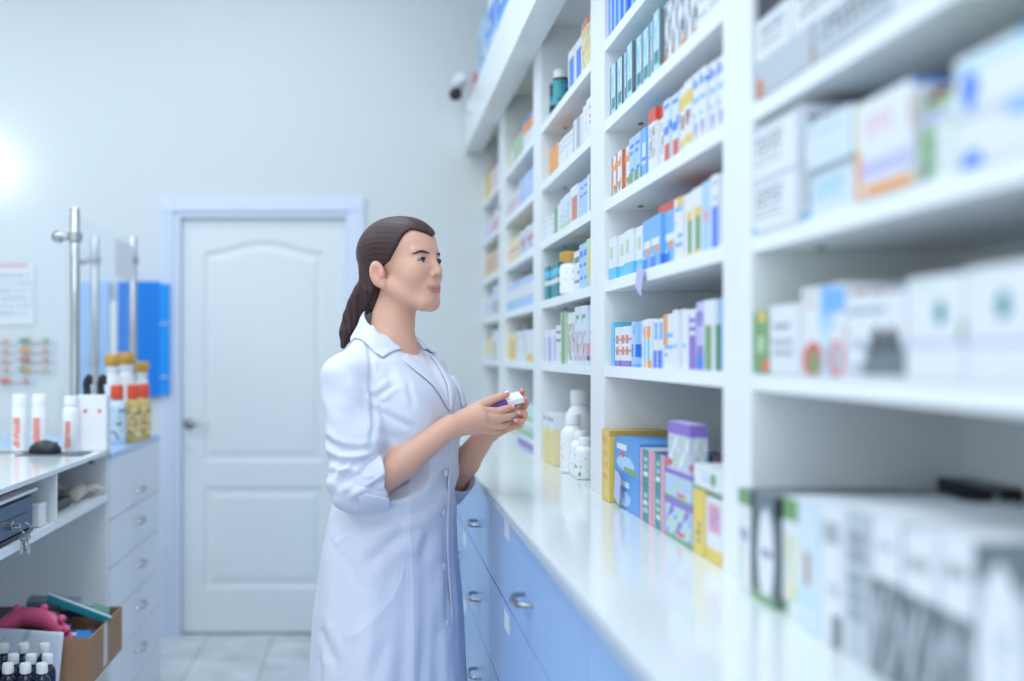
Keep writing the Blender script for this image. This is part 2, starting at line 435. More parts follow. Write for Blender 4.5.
# ------------------------------------------------------------------ cartons on the shelves
TOPZ = [WZ] + [z+TH for z in LV]
lvname = ['worktop level','lowest shelf','second shelf','third shelf','fourth shelf','fifth shelf']
GRP = {}
HS = {(1,1):.73,(1,2):.74,(1,3):.78,(1,4):.80,(2,2):.90,(2,3):.72,(2,4):.72,(2,5):.56,(3,5):.62,(3,4):.64,(3,3):.66,(3,2):.85,(3,1):.85,(4,4):.8,(4,3):.72}
def yof(px, X=SX): return F*X/(px-VX)
def place_row(bay, lev, items, end=None, dep=.11, res=(10,14), xo=.006):
    """items far to near: dict(px=(a,b), h=, look=, base=, pr=, n=copies, gap=, z=lift, ...)"""
    y0, y1 = BAYS[bay]; pos = {}
    for it in items:
        a = min(y1-.004, yof(it['px'][0], it.get('X', SX))); b = max(y0+.004, yof(it['px'][1], it.get('X', SX)))
        n = it.get('n', 1); w = (a-b)/n; look = it['look']
        src = None
        for i in range(n):
            yn = a-(i+1)*w+.001; ww = w-.002
            z = TOPZ[lev] + it.get('z', 0) + .0004
            jit = it.get('x', random.uniform(0,.010)); hh = it['h']*HS.get((bay,lev),1)
            if src is None:
                pr = prints(it['pr'], random.random()) if it.get('pr') else None
                sp = prints(it['sp'], 1) if it.get('sp') else None
                nu, nv = it.get('res', res)
                me = print_box_mesh('carton', it.get('d', dep), ww, hh, C[it['base']], pr, sp, nu, nv, C[it['top']] if it.get('top') else None)
                o = bpy.data.objects.new(it.get('name','carton'), me); COL.objects.link(o); src = o
            else:
                o = src.copy(); COL.objects.link(o)
            o.location = (SX+xo+jit, yn, z)
            key = look; pos[key] = pos.get(key, 0)+1; k = pos[key]
            tot = sum(q.get('n',1) for q in items if q['look'] == look)
            if tot == 1: lab = f"{look}, {lvname[lev]}, {bayname[bay]}"
            else:
                w_ = ORD[k-1] if k < tot else 'nearest end'
                lab = f"{look}, {w_} from far end, {lvname[lev]}, {bayname[bay]}" if k < tot else f"{look}, nearest of its kind, {lvname[lev]}, {bayname[bay]}"
            if it.get('lab'): lab = it['lab']
            tag(o, uniq(lab), it.get('cat','carton'), it.get('group', f"cartons, {lvname[lev]}, {bayname[bay]}"))
def I(a, b, h, base, look, pr=None, n=1, **k): return dict(px=(a,b), h=h, base=base, look=look, pr=pr, n=n, **k)
random.seed(5)
T = lambda col, r=6, u0=.15, v0=.2, u1=.85, v1=.85: ('t',u0,v0,u1,v1,col,r)
R = lambda u0,v0,u1,v1,c: ('r',u0,v0,u1,v1,c)
E = lambda a,b,c,d,e: ('e',a,b,c,d,e)
N = lambda u0,v0,u1,v1,a,b: ('n',u0,v0,u1,v1,a,b)

# ---- second bay (behind the yellow and teal cartons)
place_row(1, 1, [
 I(606,609,.135,'cyan','narrow cyan carton'),
 I(609,628.5,.118,'white','white carton with two rust ovals',[E(.5,.68,.42,.12,'rust'),E(.5,.38,.42,.10,'rust'),R(0,.0,1,.12,'purple')],4),
 I(628.5,636,.128,'lblue','light blue carton with blue foot',[R(0,.25,.5,.5,'blue'),R(.4,.7,1,.9,'sky'),R(0,0,1,.1,'sky')],2),
 I(636,648,.13,'white','white carton with orange figure',[E(.5,.72,.35,.16,'orange'),R(.3,.1,.7,.55,'cyan'),R(.3,0,1,.15,'orange')],2),
 I(648,657,.128,'white','white carton with violet blue foot',[R(0,0,.8,.35,'blue'),R(.2,.6,.9,.95,'sky')],2),
 I(657,668,.137,'white','white carton with orange spine',[R(0,.4,.35,1,'orange'),T('sky',6)],1),
 I(668,678,.144,'white','plain white carton',[T('cyan',4,.2,.3,.8,.5)],2),
 I(678,688,.14,'white','white carton with purple band',[R(.3,0,1,.95,'purple'),T('white',5,.4,.2,.9,.9)],1),
 I(688,699,.155,'lilac','lilac carton with violet print',[T('purple',8),R(0,0,1,.2,'blue')],2),
 I(699,711,.155,'white','white and moss green carton',[R(.1,0,.7,.62,'green'),T('dgrey',5,.2,.7,.9,.95)],1),
 I(711,723,.156,'sky','bright blue carton with yellow mark',[R(.6,.75,1,1,'green'),E(.4,.2,.2,.1,'yellow'),T('white',6,.2,.4,.8,.7)],1),
])
place_row(1, 2, [
 I(605,637,.128,'white','white carton with cyan foot',[R(0,0,1,.28,'cyan'),R(.2,.5,.6,.75,'lgreen')],4),
 I(637,667,.132,'sky','sky blue carton with white print',[T('white',7),R(0,0,.5,.2,'blue'),E(.6,.35,.2,.08,'orange')],3),
 I(667,676,.15,'white','white carton with yellow top corner',[R(.3,.85,1,1,'yellow'),T('sky',6)],1),
 I(676,697,.15,'white','white carton with golden stripe over green panel',[R(.3,.1,.8,.55,'green'),R(.2,.55,.9,.72,'yellow'),R(.2,0,.8,.1,'yellow')],2),
 I(697,706,.152,'lblue','pale blue carton with pink dot',[E(.5,.5,.3,.08,'pink')],1),
 I(706,723,.156,'white','white carton with violet lower half',[R(.25,.02,.95,.56,'blue'),T('grey',8,.2,.6,.9,.95)],2),
], )
place_row(1, 2, [I(645,668,.030,'red','flat red carton lying on sky blue cartons',None,1,z=.132*.74+.0006,x=.02,top='red')])
place_row(1, 3, [
 I(606,624,.118,'white','white carton with orange stripe edge',[R(0,0,.25,1,'rust'),T('orange',8),E(.6,.2,.25,.1,'green')],3),
 I(624,635,.128,'lblue','light blue carton with green foot',[R(.0,.0,.7,.3,'green'),T('blue',5)],2),
 I(635,645,.13,'sky','azure carton with white panel',[R(.2,.3,.8,.7,'white'),T('blue',3,.2,.35,.8,.6)],2),
 I(645,660,.152,'white','white carton with red top',[R(0,.78,1,1,'red'),N(.15,.2,.85,.7,'brown','grey')],2),
 I(660,673,.145,'pale','pale carton with blue and red foot',[R(.2,.0,1,.3,'red'),T('blue',6,.1,.4,.9,.9)],2),
 I(673,688,.148,'white','white carton with yellow bands',[R(0,.62,1,.86,'yellow'),R(.1,.05,.9,.2,'yellow'),T('brown',5,.2,.3,.8,.6)],2),
 I(688,723,.150,'white','white carton with small blue marks',[E(.3,.85,.25,.07,'blue'),T('sky',6),E(.5,.2,.2,.12,'purple')],5),
])
place_row(1, 4, [
 I(606,656,.145,'lcyan','pale teal carton with dark side line',[R(.0,.05,.16,1,'dgrey'),T('teal',4,.3,.15,.9,.4),N(.3,.5,.9,.9,'cyan','white')],8),
 I(656,688,.148,'grey','grey mottled carton with orange corner',[R(0,.0,.2,.2,'orange'),N(.1,.1,.95,.9,'white','dgrey')],3),
 I(688,723,.150,'white','white carton with grey text block',[T('grey',7),R(.7,.8,1,1,'blue')],3),
])
place_row(1, 5, [
 I(605,640,.15,'blue','deep blue carton with pale stripe',[R(.3,0,.55,1,'lblue')],7),
 I(640,722,.16,'white','white carton with blue foot',[R(0,0,1,.3,'sky'),T('grey',5,.1,.4,.9,.9)],7),
])
# ---- third bay
place_row(2, 1, [
 I(541.5,552,.10,'white','small white carton with violet spine',[R(.0,.1,.4,.8,'lilac')],3),
 I(552,558,.11,'white','white carton with grey print',[T('dgrey',6)],1),
 I(558,562,.145,'green','tall dark green carton',[R(0,0,.3,1,'lgreen')],1),
 I(562,572,.14,'white','white carton with brown and red print',[N(.1,.1,.9,.8,'brown','grey')],2),
 I(572,590,.15,'pale','pale carton with grey photo',[N(.1,.1,.9,.6,'pink','dgrey'),T('green',4,.2,.7,.9,.95)],3),
])
place_row(2, 2, [
 I(541.5,553,.115,'teal','sea green carton with white waist',[R(0,.4,1,.55,'white'),R(0,.65,1,.85,'cyan')],3),
 I(568,575,.12,'white','white carton with dark lettering',[T('dgrey',7)],1),
 I(575,583,.13,'lblue','powder blue carton with blue print',[T('blue',7)],2),
 I(583,590,.135,'lgreen','pale green carton with yellow mark',[E(.5,.5,.3,.3,'yellow')],1),
])
place_row(2, 3, [
 I(541.5,549,.10,'white','white carton with faint lines',[T('grey',6)],2),
 I(549,556,.118,'white','white carton with dark green side',[R(.0,.0,.45,1,'green')],1),
 I(556,567,.125,'pale','pale carton with green base',[R(0,0,1,.2,'lgreen'),T('grey',4)],2),
 I(567,574,.135,'white','white carton with salmon panel',[R(.2,.1,1,.7,'rust')],1),
 I(574,582,.135,'lblue','pale blue carton with violet print',[T('purple',6)],2),
 I(582,590,.14,'white','white carton with green strip',[R(.5,0,.8,1,'green')],2),
])
place_row(2, 4, [
 I(545,554,.12,'orange','bright orange carton with white foot',[R(0,0,1,.15,'white')],1),
 I(554,568,.11,'white','white carton with pale grey print',[T('grey',6)],3),
 I(568,578,.13,'grey','grey carton with white stripe',[R(.4,0,.7,1,'white')],2),
 I(578,590,.14,'white','white carton with red side text',[T('rust',7,.5,.1,.9,.9)],2),
])
place_row(2, 5, [
 I(564,577,.20,'white','tall white carton with blue panel',[R(.2,.1,.9,.75,'blue'),R(0,.0,1,.1,'sky')],2),
 I(577,590,.24,'cream','tall cream carton with green and orange picture',[N(.1,.1,.9,.9,'lgreen','orange'),R(0,.85,1,1,'rust')],2),
])
# ---- fourth bay
for lv, its in {
 0:[I(503.5,514,.13,'white','white carton with pale green front',[R(.2,.1,.9,.7,'lgreen')],3), I(514,531,.15,'mint','mint carton with green leaves',[N(.1,.1,.9,.7,'green','white'),R(0,0,1,.1,'purple')],4)],
 1:[I(504,514,.13,'cream','cream carton with yellow front',[R(.1,.1,.9,.8,'yellow')],3), I(514,523,.15,'white','white carton with dark cap line',[R(0,.85,1,1,'dgrey'),T('grey',5)],3), I(523,531,.13,'white','white carton with amber foot',[R(0,0,1,.25,'yellow')],2)],
 2:[I(504,531,.125,'white','white carton with sky blue foot',[R(0,0,1,.42,'lblue'),R(.2,.7,.7,.95,'sky')],7)],
 3:[I(504,517,.13,'cream','cream carton with peach print',[N(.1,.1,.9,.8,'orange','white')],4), I(517,531,.135,'white','white carton with peach dots',[N(.1,.1,.9,.9,'lblue','rust')],4)],
 4:[I(504,517,.12,'white','white carton with pink print',[N(.1,.1,.9,.9,'pink','grey')],4), I(517,531,.15,'lblue','pale blue carton with pink figure',[N(.2,.2,.9,.8,'pink','white')],4)],
 5:[I(504,512,.11,'yellow','yellow carton with white side',[R(0,0,.4,1,'white')],2), I(512,521,.14,'lgreen','pale carton with olive strip',[R(.4,0,.8,1,'green')],3), I(521,531,.17,'white','white carton with orange band under blue top',[R(0,.85,1,1,'blue'),R(0,.5,1,.82,'orange')],2)],
}.items(): place_row(3, lv, its, res=(4,8))
# ---- farthest bay
for lv, its in {
 0:[I(482.5,498,.11,'white','white carton with faint grey print',[T('grey',4)],5)],
 1:[I(482.5,490,.10,'cream','cream carton with white foot',[R(0,0,1,.3,'white')],3), I(490,498,.13,'white','white carton with brown line',[R(.3,0,.6,.6,'brown')],3)],
 2:[I(482.5,491,.10,'white','white carton with pale blue front',[R(.2,.2,.8,.8,'lblue')],3), I(491,498,.13,'pale','pale carton with dark red mark',[E(.5,.3,.3,.2,'brown')],3)],
 3:[I(482.5,498,.14,'cream','cream and pastel picture carton',[N(.1,.1,.9,.9,'orange','lblue')],6)],
 4:[I(482.5,490,.10,'white','white carton with lilac front',[R(.2,.1,.9,.8,'lilac')],3), I(490,498,.12,'pink','rose pink carton with white top',[R(0,.6,1,1,'white')],3)],
 5:[I(482.5,489,.12,'yellow','mustard yellow carton'), I(489,498,.10,'white','white carton with rose side',[R(.5,0,1,1,'pink')],3)],
}.items(): place_row(4, lv, its, res=(4,8))

# ---- nearest bay
hr = (26,26)
def near(lev, a, b, h, base, lab, pr, z=0, x=.0, d=.2, sp=None, top=None, name='carton', res=hr, cat='carton'):
    place_row(0, lev, [dict(px=(a,b), h=h, base=base, look='x', pr=pr, sp=sp, n=1, z=z, x=x, d=d, lab=lab, res=res, top=top, name=name, group='large cartons, nearest bay', cat=cat, **({'X': .515} if lev == 0 else {}))], xo=(-.021 if lev == 0 else 0))
near(1,746,769,.083,'green','small green carton with yellow and red flowers beside the upright',[R(.35,.85,.8,1,'yellow'),E(.8,.13,.22,.12,'red'),E(.8,.13,.1,.06,'orange'),R(.3,.35,.7,.6,'lgreen')],d=.12)
near(1,769.5,800,.090,'white','white carton with dark lettering beside the green flowered carton',[T('dgrey',6,.12,.25,.8,.55),T('navy',2,.1,.62,.7,.74)],d=.14)
near(1,801.5,845,.107,'white','white and blue carton with two red round pictures at its foot',[R(.42,.5,.75,1,'lblue'),R(.5,.7,1,.98,'sky'),E(.28,.18,.25,.2,'red'),E(.3,.15,.12,.16,'green'),E(.82,.2,.18,.2,'red'),E(.84,.2,.08,.15,'lcyan'),T('rust',3,.08,.75,.35,.92),R(.5,.0,.64,.6,'lcyan')],d=.16)
near(1,846,906,.090,'white','white carton with grey lower half showing two dark feet',[T('teal',1,.04,.68,.72,.86),R(.08,.02,1,.46,'grey'),R(.3,.02,1,.4,'dgrey'),E(.55,.46,.10,.15,'black'),E(.78,.46,.10,.15,'black'),R(.08,.2,.35,.34,'white'),R(0,.5,.05,.6,'rust')],d=.18)
near(1,907,965,.038,'white','flat white carton under the first emblem carton',[R(0,.9,1,1,'lilac')],d=.2)
near(1,907,965,.062,'white','white carton with small green emblem, beside the grey feet carton',[E(.6,.42,.09,.2,'teal'),T('lgreen',1,.05,.72,.5,.9),R(.93,0,1,.3,'green')],z=.0385,d=.2)
near(1,966,1062,.038,'white','flat white carton under the second emblem carton',[R(0,.9,1,1,'lilac')],d=.2)
near(1,966,1062,.064,'white','white carton with small green emblem, toward the worktop near end',[E(.42,.45,.08,.2,'teal'),T('lgreen',1,.05,.75,.3,.9)],z=.0385,d=.2)
near(1,1064,1140,.095,'pale','pale carton nearest the open end of the lowest shelf',[T('grey',5)],d=.2)
g = [T('dgrey',5,.05,.2,.6,.8),R(0,.93,1,1,'grey'),R(.88,0,1,1,'grey')]
near(2,752.5,803,.072,'white','silvery white carton, lower of the pair beside the upright',g+[R(0,0,.08,.1,'cyan')],d=.17,sp=[])
near(2,752.5,803,.072,'white','silvery white carton, upper of the pair beside the upright',g,z=.0725,d=.17,sp=[])
near(2,806,853,.056,'pale','pale blue white carton, lower one beside the silvery pair',[T('cyan',3,.1,.3,.7,.7),R(0,.92,1,1,'grey')],d=.15,x=.006)
near(2,806,853,.056,'pale','pale blue white carton with grey line, upper one beside the silvery pair',[R(.05,.7,.8,.78,'grey'),R(0,.95,.2,1,'teal')],z=.0565,d=.15)
near(2,855,913,.053,'white','white carton with lavender band and orange foot under the rose carton',[R(.0,0,.1,1,'orange'),R(.12,.4,1,.75,'lilac'),R(.2,.05,1,.25,'orange')],d=.18,sp=[R(.1,.5,.9,.8,'pink')])
near(2,855,913,.053,'white','white carton with faint rose print and speckled end',[R(0,0,.07,1,'cream'),T('pink',3,.2,.15,.7,.6),R(.97,.1,1,.7,'red')],z=.0535,d=.18,sp=[E(.2,.5,.12,.35,'brown'),E(.62,.6,.16,.3,'brown'),R(0,.9,1,1,'blue')])
near(2,915,953,.076,'lgreen','low greenish patterned carton between white and blue marked cartons',[N(0,0,.6,1,'green','dgrey'),R(.45,0,.8,.7,'white'),R(0,.75,1,.85,'lilac')],x=.005,d=.2)
near(2,954,1055,.048,'white','long white carton with blue foot mark, lower of the pair',[E(.2,.1,.12,.2,'blue'),E(.75,.8,.2,.15,'sky'),R(0,.9,1,1,'grey')],d=.22)
near(2,954,1055,.052,'white','long white carton with dark blue oval, upper of the pair',[E(.17,.4,.09,.35,'blue'),R(.0,.75,.9,.9,'lcyan'),R(.7,.9,1,1,'sky'),R(.85,.0,1,.25,'blue')],z=.0485,d=.22)
near(2,1058,1150,.10,'white','white carton at the open end of the second shelf',[T('sky',4)],d=.2)
def nm(s): return s
near(3,756,812,.05,'grey','flat lettered carton with pink edge, under the first of third shelf',[R(0,.0,.14,.5,'rust'),T('grey',3)],d=.18)
near(3,756,790,.055,'white','white lettered carton beside the upright on the third shelf',[T('dgrey',4,.1,.15,.85,.8)],z=.0505,d=.18)
near(3,814,890,.05,'grey','flat pale carton with dark squares, low on the third shelf',[T('black',2,.1,.3,.9,.8)],d=.18)
near(3,792,846,.058,'white','white carton with grey lettering, upper row of third shelf',[T('dgrey',3,.1,.15,.9,.8)],z=.0505,d=.17)
near(3,848,905,.058,'grey','grey lettered carton, upper row of third shelf',[T('white',4,.1,.15,.9,.85)],z=.0505,d=.17)
near(3,892,985,.06,'white','long white carton with dark dots, third shelf',[E(.3,.5,.05,.2,'black'),E(.6,.5,.05,.2,'black')],d=.18)
near(3,758,800,.035,'black','flat black carton on top of the third shelf pile',None,z=.106,d=.14)
# nearest bay, on the worktop
near(0,733,750.5,.139,'white','slim white carton with green top strip beside the upright',[R(0,.85,1,1,'green'),T('navy',3,.2,.5,.8,.6),N(0,0,.5,.5,'lgreen','white')],d=.22,sp=[R(0,.85,1,1,'dgrey'),E(.5,.2,.2,.5,'grey')],top='dgrey')
near(0,751.5,775,.142,'dgrey','black edged carton with a tall white oval',[E(.62,.45,.34,.42,'white'),T('navy',2,.4,.4,.9,.5),R(0,0,.14,1,'black'),R(0,0,1,.06,'green')],d=.24,sp=[E(.5,.4,.42,.5,'white'),R(0,.8,1,1,'black')],top='dgrey')
near(0,776,797,.146,'white','white carton with leafy green top beside the black edged one',[R(0,.8,.8,1,'green'),N(.1,.1,.9,.7,'cream','lgreen'),R(0,0,.25,.1,'green')],d=.2,x=.008,sp=[R(0,.82,.4,1,'green')])
near(0,798,820,.149,'pale','pale mint carton with brown vertical mark',[R(.3,.35,.55,.6,'brown'),T('lcyan',7,.05,.05,.9,.3)],d=.2,sp=[])
near(0,821,842,.155,'white','white carton with dark corner block beside the mint carton',[R(.5,0,1,.22,'dgrey'),T('dgrey',4,.1,.72,.9,.88),E(.6,.4,.3,.05,'grey')],d=.2,sp=[])
near(0,843,870,.160,'grey','plain light grey carton taller than the mint carton',[T('dgrey',5),R(0,.0,.1,1,'white')],d=.21,sp=[R(0,.0,1,.9,'white')],top='white')
ph = lambda: [R(0,.62,.06,1,'grey'),R(0,0,1,.63,'dgrey'),N(.12,.02,.95,.58,'grey','black'),T('dgrey',1,.15,.74,.75,.86)]
near(0,871,901,.160,'white','white carton over a grey photo, beside the plain grey carton',ph(),d=.24,sp=[],top='white')
near(0,902,938,.157,'white','white carton over a grey photo, between two like it',[R(0,0,1,.60,'dgrey'),R(0,.6,.06,1,'grey'),N(.12,.02,.95,.54,'grey','black'),T('dgrey',1,.15,.70,.75,.84)],d=.24,sp=[],top='white')
near(0,939,974,.165,'white','white carton over a grey photo, beside the arch printed carton',[R(0,.55,.05,1,'grey'),R(0,0,1,.57,'dgrey'),N(.12,.02,.95,.5,'grey','black'),T('dgrey',1,.15,.68,.8,.84)],d=.24,sp=[],top='white')
near(0,975,1030,.165,'grey','grey carton printed with a tall white arch',[R(.0,.8,1,1,'dgrey'),E(.48,.42,.4,.5,'white'),R(.1,0,.86,.45,'white'),T('grey',5,.3,.2,.7,.6)],d=.22,sp=[],top='dgrey')
near(0,1032,1110,.15,'white','white carton nearest the camera on the worktop',[T('grey',5)],d=.22,sp=[])
o = print_box_mesh('carton', .04, .13, .155, C['black'], None, prints([E(.6,.70,.40,.22,'grey'),R(.1,.85,.3,.95,'grey')],3), 20, 20, C['dgrey'])
ob = bpy.data.objects.new('carton', o); COL.objects.link(ob); ob.location = (.785, 1.385, WZ+.0004); ob.rotation_euler = (0,0,0)
tag(ob, uniq('dark carton with white arc standing at the back of the nearest bay'), 'carton', 'large cartons, nearest bay')

# ---- second bay, on the worktop
def b2(a, b, h, base, lab, pr, z=0, x=0.0, d=.12, sp=None, top=None, res=(20,24)):
    place_row(1, 0, [dict(px=(a,b), h=h, base=base, look='x', pr=pr, sp=sp, n=1, z=z, x=x, d=d, lab=lab, res=res, top=top, group='colourful cartons on the worktop')], xo=0)
b2(606,614,.157,'yellow','tall amber carton standing behind the blue cartons',[T('orange',4,.2,.2,.8,.9)],d=.13,sp=[R(0,.9,1,1,'gold')],top='gold',x=-.01)
bl = lambda: [E(.35,.25,.3,.2,'lgreen'),R(.1,.62,.6,.75,'white'),R(.75,0,.9,1,'navy'),E(.35,.5,.2,.1,'red')]
b2(614.5,639.5,.073,'azure','blue landscape carton, lower of the pair beside the amber carton',[E(.35,.3,.32,.22,'lblue'),R(.1,.62,.6,.78,'white'),R(0,0,.3,.2,'green')],d=.13)
b2(614.5,639.5,.073,'azure','blue landscape carton, upper of the pair beside the amber carton',[E(.45,.3,.35,.22,'lblue'),R(.1,.68,.5,.82,'white'),E(.35,.55,.1,.08,'red'),R(.4,.05,.9,.2,'green')],z=.0735,d=.13)
rt = lambda: [R(0,0,.18,1,'pink'),R(.75,0,1,1,'pink'),T('white',3,.3,.15,.65,.8)]
b2(640,652,.07,'teal','teal carton with pink edges, lower of the first pair',rt(),d=.12)
b2(640,652,.07,'teal','teal carton with pink edges, upper of the first pair',rt(),z=.0705,d=.12,top='grey')
b2(652.5,664,.07,'teal','teal carton with rose spine, lower of the second pair',rt(),d=.12)
b2(652.5,664,.07,'teal','teal carton with rose spine, upper of the second pair',rt(),z=.0705,d=.12,top='navy')
fl = lambda a: [N(.05,.05,.95,.95,'lgreen',a),R(0,.85,1,1,'purple'),E(.6,.2,.15,.07,'red'),R(0,0,1,.1,'green')]
b2(665,692,.07,'lblue','flowery pale blue carton, bottom of the stack beside teal cartons',fl('purple'),d=.11)
b2(665,692,.05,'lblue','flowery pale blue carton, middle of the stack beside teal cartons',fl('lilac'),z=.0705,d=.11)
b2(668,690,.085,'lilac','tall violet topped flowery carton crowning the stack',[N(.05,.05,.95,.75,'lgreen','white'),R(0,.75,1,1,'purple'),E(.1,.15,.1,.08,'red')],z=.121,d=.03,x=.0)
b2(693,705,.105,'yellow','narrow amber yellow carton beside the flowery stack',[T('dgrey',3,.3,.1,.7,.5)],d=.11)
b2(706,722.5,.10,'white','white carton with pink picture and yellow foot',[R(.15,.45,.9,.9,'pink'),T('purple',4,.2,.5,.85,.85),R(0,0,1,.2,'yellow')],d=.12)
b2(694,722.5,.04,'white','wide white carton with green mark lying over the pink picture carton',[E(.7,.55,.12,.25,'green'),R(0,0,1,.12,'green'),T('lblue',2,.3,.3,.55,.8)],z=.1055,d=.12)
b2(703,722.5,.014,'navy','thin navy carton topping the pile beside the upright',[],z=.146,x=.05,d=.09,top='navy')
# price tags and small card
def card(name, px, py, w, h, mat, lab, X=SX-.004, tilt=0, cat='tag', g=None, rz=0):
    Y = F*X/(px-VX); p = P(px, py, Y)
    bm = bmesh.new(); bx(bm, -.0008, .0008, -w/2, w/2, -h, 0)
    o = from_bm(name, bm, mat); o.location = p; o.rotation_euler = (tilt, 0, rz); tag(o, uniq(lab), cat, g); return o
M['lilac'] = material('lilac_card', rgb(190,190,228), .5)
card('price_tag', 641, 268, .05, .05, M['lilac'], 'lilac price tag hanging tilted from the second shelf, second bay', .531, .5)
card('shelf_card', 618, 474, .05, .06, M['lilac'], 'small lilac card leaning on the blue landscape cartons', .525, .25)
card('price_tag', 500, 205, .05, .03, M['lilac'], 'pale price tag on the fourth shelf edge far along', .5335, .1)
bpy.data.objects['price_tag.001'].location.z -= .0

# ---- bottles
def bottle(name, x, y, z, r, h, body, cap, lab, cat, group, neck=.35, capr=.5, label=None, capn='cap', bodyh=.72, shoulder=.1):
    e = empty(name, (x, y, z), uniq(lab), cat, group)
    H = h*bodyh
    pr = [(0,0),(r*.9,0),(r,.004),(r,H-r*.25),(r*.93,H-r*.05),(r*.7,H+h*shoulder*.55),(r*neck,H+h*shoulder),(r*neck,h*.9),(0,h*.9)]
    lathe('body', pr, body, e, 24, (x,y,z))
    lathe(capn, [(0,0),(r*capr,0),(r*capr,h*(1-bodyh-shoulder)*.85),(r*capr*.9,h*(1-bodyh-shoulder)),(0,h*(1-bodyh-shoulder))], cap, e, 24, (x,y,z+h*(bodyh+shoulder)+.0004))
    if label:
        lathe('label', [(r+.0006,H*.12),(r+.0006,H*.85)], label, e, 24, (x,y,z))
        # open band: remove end caps
        me = e.children[-1].data; bm = bmesh.new(); bm.from_mesh(me)
        bmesh.ops.delete(bm, geom=[f for f in bm.faces if len(f.verts) > 4], context='FACES_ONLY'); bm.to_mesh(me); bm.free()
    return e
def label_mat(name, base, spots, scale=60, hi=.62):
    m = bpy.data.materials.new(name); m.use_nodes = True; nt = m.node_tree; b = nt.nodes['Principled BSDF']
    tc = nt.nodes.new('ShaderNodeTexCoord'); n = nt.nodes.new('ShaderNodeTexNoise'); n.inputs['Scale'].default_value = scale
    nt.links.new(tc.outputs['Object'], n.inputs['Vector']); r = nt.nodes.new('ShaderNodeValToRGB')
    r.color_ramp.elements[0].position = hi-.04; r.color_ramp.elements[0].color = (*base,1); r.color_ramp.elements[1].position = hi; r.color_ramp.elements[1].color = (*spots,1)
    nt.links.new(n.outputs['Fac'], r.inputs[0]); nt.links.new(r.outputs[0], b.inputs['Base Color']); b.inputs['Roughness'].default_value = .4; return m
M['lab_teal'] = label_mat('teal_label', rgb(60,160,170), rgb(20,50,70), 45, .58)
M['lab_gold'] = label_mat('gold_spotted_label', (.88,.88,.88), rgb(220,180,80), 95, .66)
M['lab_green'] = label_mat('green_spotted_label', (.86,.9,.88), rgb(90,150,110), 80, .66)
M['lab_amber'] = label_mat('amber_label', rgb(232,215,160), rgb(190,140,70), 50, .55)
M['lab_clear'] = label_mat('pale_label', rgb(214,228,238), rgb(70,130,120), 45, .6)
B = 'white bottles on the worktop, third bay'
bottle('plastic_bottle', .600, 3.13, WZ+.0004, .040, .223, M['white'], M['white'], 'tall white plastic bottle with wide cap behind smaller white bottles', 'bottle', B, neck=.55, capr=.66)
bottle('plastic_bottle', .560, 3.02, WZ+.0004, .034, .160, M['white'], M['white'], 'medium white plastic bottle with gold spotted label', 'bottle', B, label=M['lab_gold'], neck=.5, capr=.6)
bottle('plastic_bottle', .565, 2.935, WZ+.0004, .029, .120, M['white'], M['white'], 'small white bottle with green spotted label beside the medium bottle', 'bottle', B, label=M['lab_green'], neck=.5, capr=.6)
bottle('plastic_bottle', .562, 2.865, WZ+.0004, .027, .108, M['white'], M['white'], 'smallest white bottle nearest the upright of the third bay', 'bottle', B, label=M['lab_green'], neck=.5, capr=.6)
bottle('plastic_bottle', .66, 3.02, WZ+.0004, .036, .17, M['white'], M['white'], 'white bottle standing deep behind the green labelled bottles', 'bottle', B, neck=.5, capr=.6)
place_row(2, 0, [I(536.5,554,.148,'white','white and butter yellow carton',[R(0,0,1,.72,'cream'),R(.35,.02,.8,.62,'yellow'),T('dgrey',2,.2,.8,.8,.9)],4,res=(10,14))], xo=-.004)
place_row(3, 0, [])
bottle('syrup_bottle', .575, 3.30, TOPZ[5]+.0004, .034, .138, M['lab_teal'], M['white'], 'dark necked teal bottle with white cap, fifth shelf, third bay', 'bottle', None, neck=.5, capr=.62)
e = [o for o in bpy.data.objects if o.name == 'syrup_bottle'][0]
lathe('neck_band', [(0,0),(.024,0),(.024,.014),(0,.014)], M['black'], e, 24, (.575,3.30,TOPZ[5]+.100))
lathe('dark_foot', [(.0346,.010),(.0346,.030)], M['black'], e, 24, (.575,3.30,TOPZ[5]))
bottle('supplement_bottle', .575, 3.06, TOPZ[2]+.0004, .045, .118, M['lab_green'], M['gold'], 'white jar with wide golden lid, second shelf, third bay', 'jar', None, neck=.8, capr=1.0, bodyh=.72, shoulder=.06)

# ---- boxes above the cornice
for i,(ya,w,h,bc,look,pr) in enumerate([
 (4.98,.2,.14,'pink','pale pink carton on top of the shelving by the wall',[N(0,0,1,1,'white','rust')]),
 (4.5,.30,.24,'lblue','large powder blue carton on top of the shelving',[R(0,0,1,.5,'cyan'),R(.2,.5,.6,.9,'teal'),N(.1,.1,.9,.9,'white','sky')]),
 (4.1,.30,.34,'lblue','blue and turquoise carton on top, nearer than the powder blue one',[R(.1,.45,.8,.95,'blue'),R(0,0,1,.35,'cyan'),T('white',5)]),
 (3.75,.30,.30,'sky','sky blue carton on top, above the third bay end',[R(.2,.4,.8,.9,'white'),T('blue',4)]),
 (3.3,.35,.25,'white','white carton on top of the shelving above the third bay',[R(0,0,1,.4,'lblue')])]):
    me = print_box_mesh('carton', .25, w, h, C[bc], prints(pr, i), None, 10, 12)
    o = bpy.data.objects.new('carton', me); COL.objects.link(o); o.location = (.474, ya, 2.4205+.0 if False else 2.4205); tag(o, uniq(look), 'carton', 'cartons on top of the shelving')
    # stand taller so they clear the cornice front
    o.scale = (1,1,(h+.09)/h)

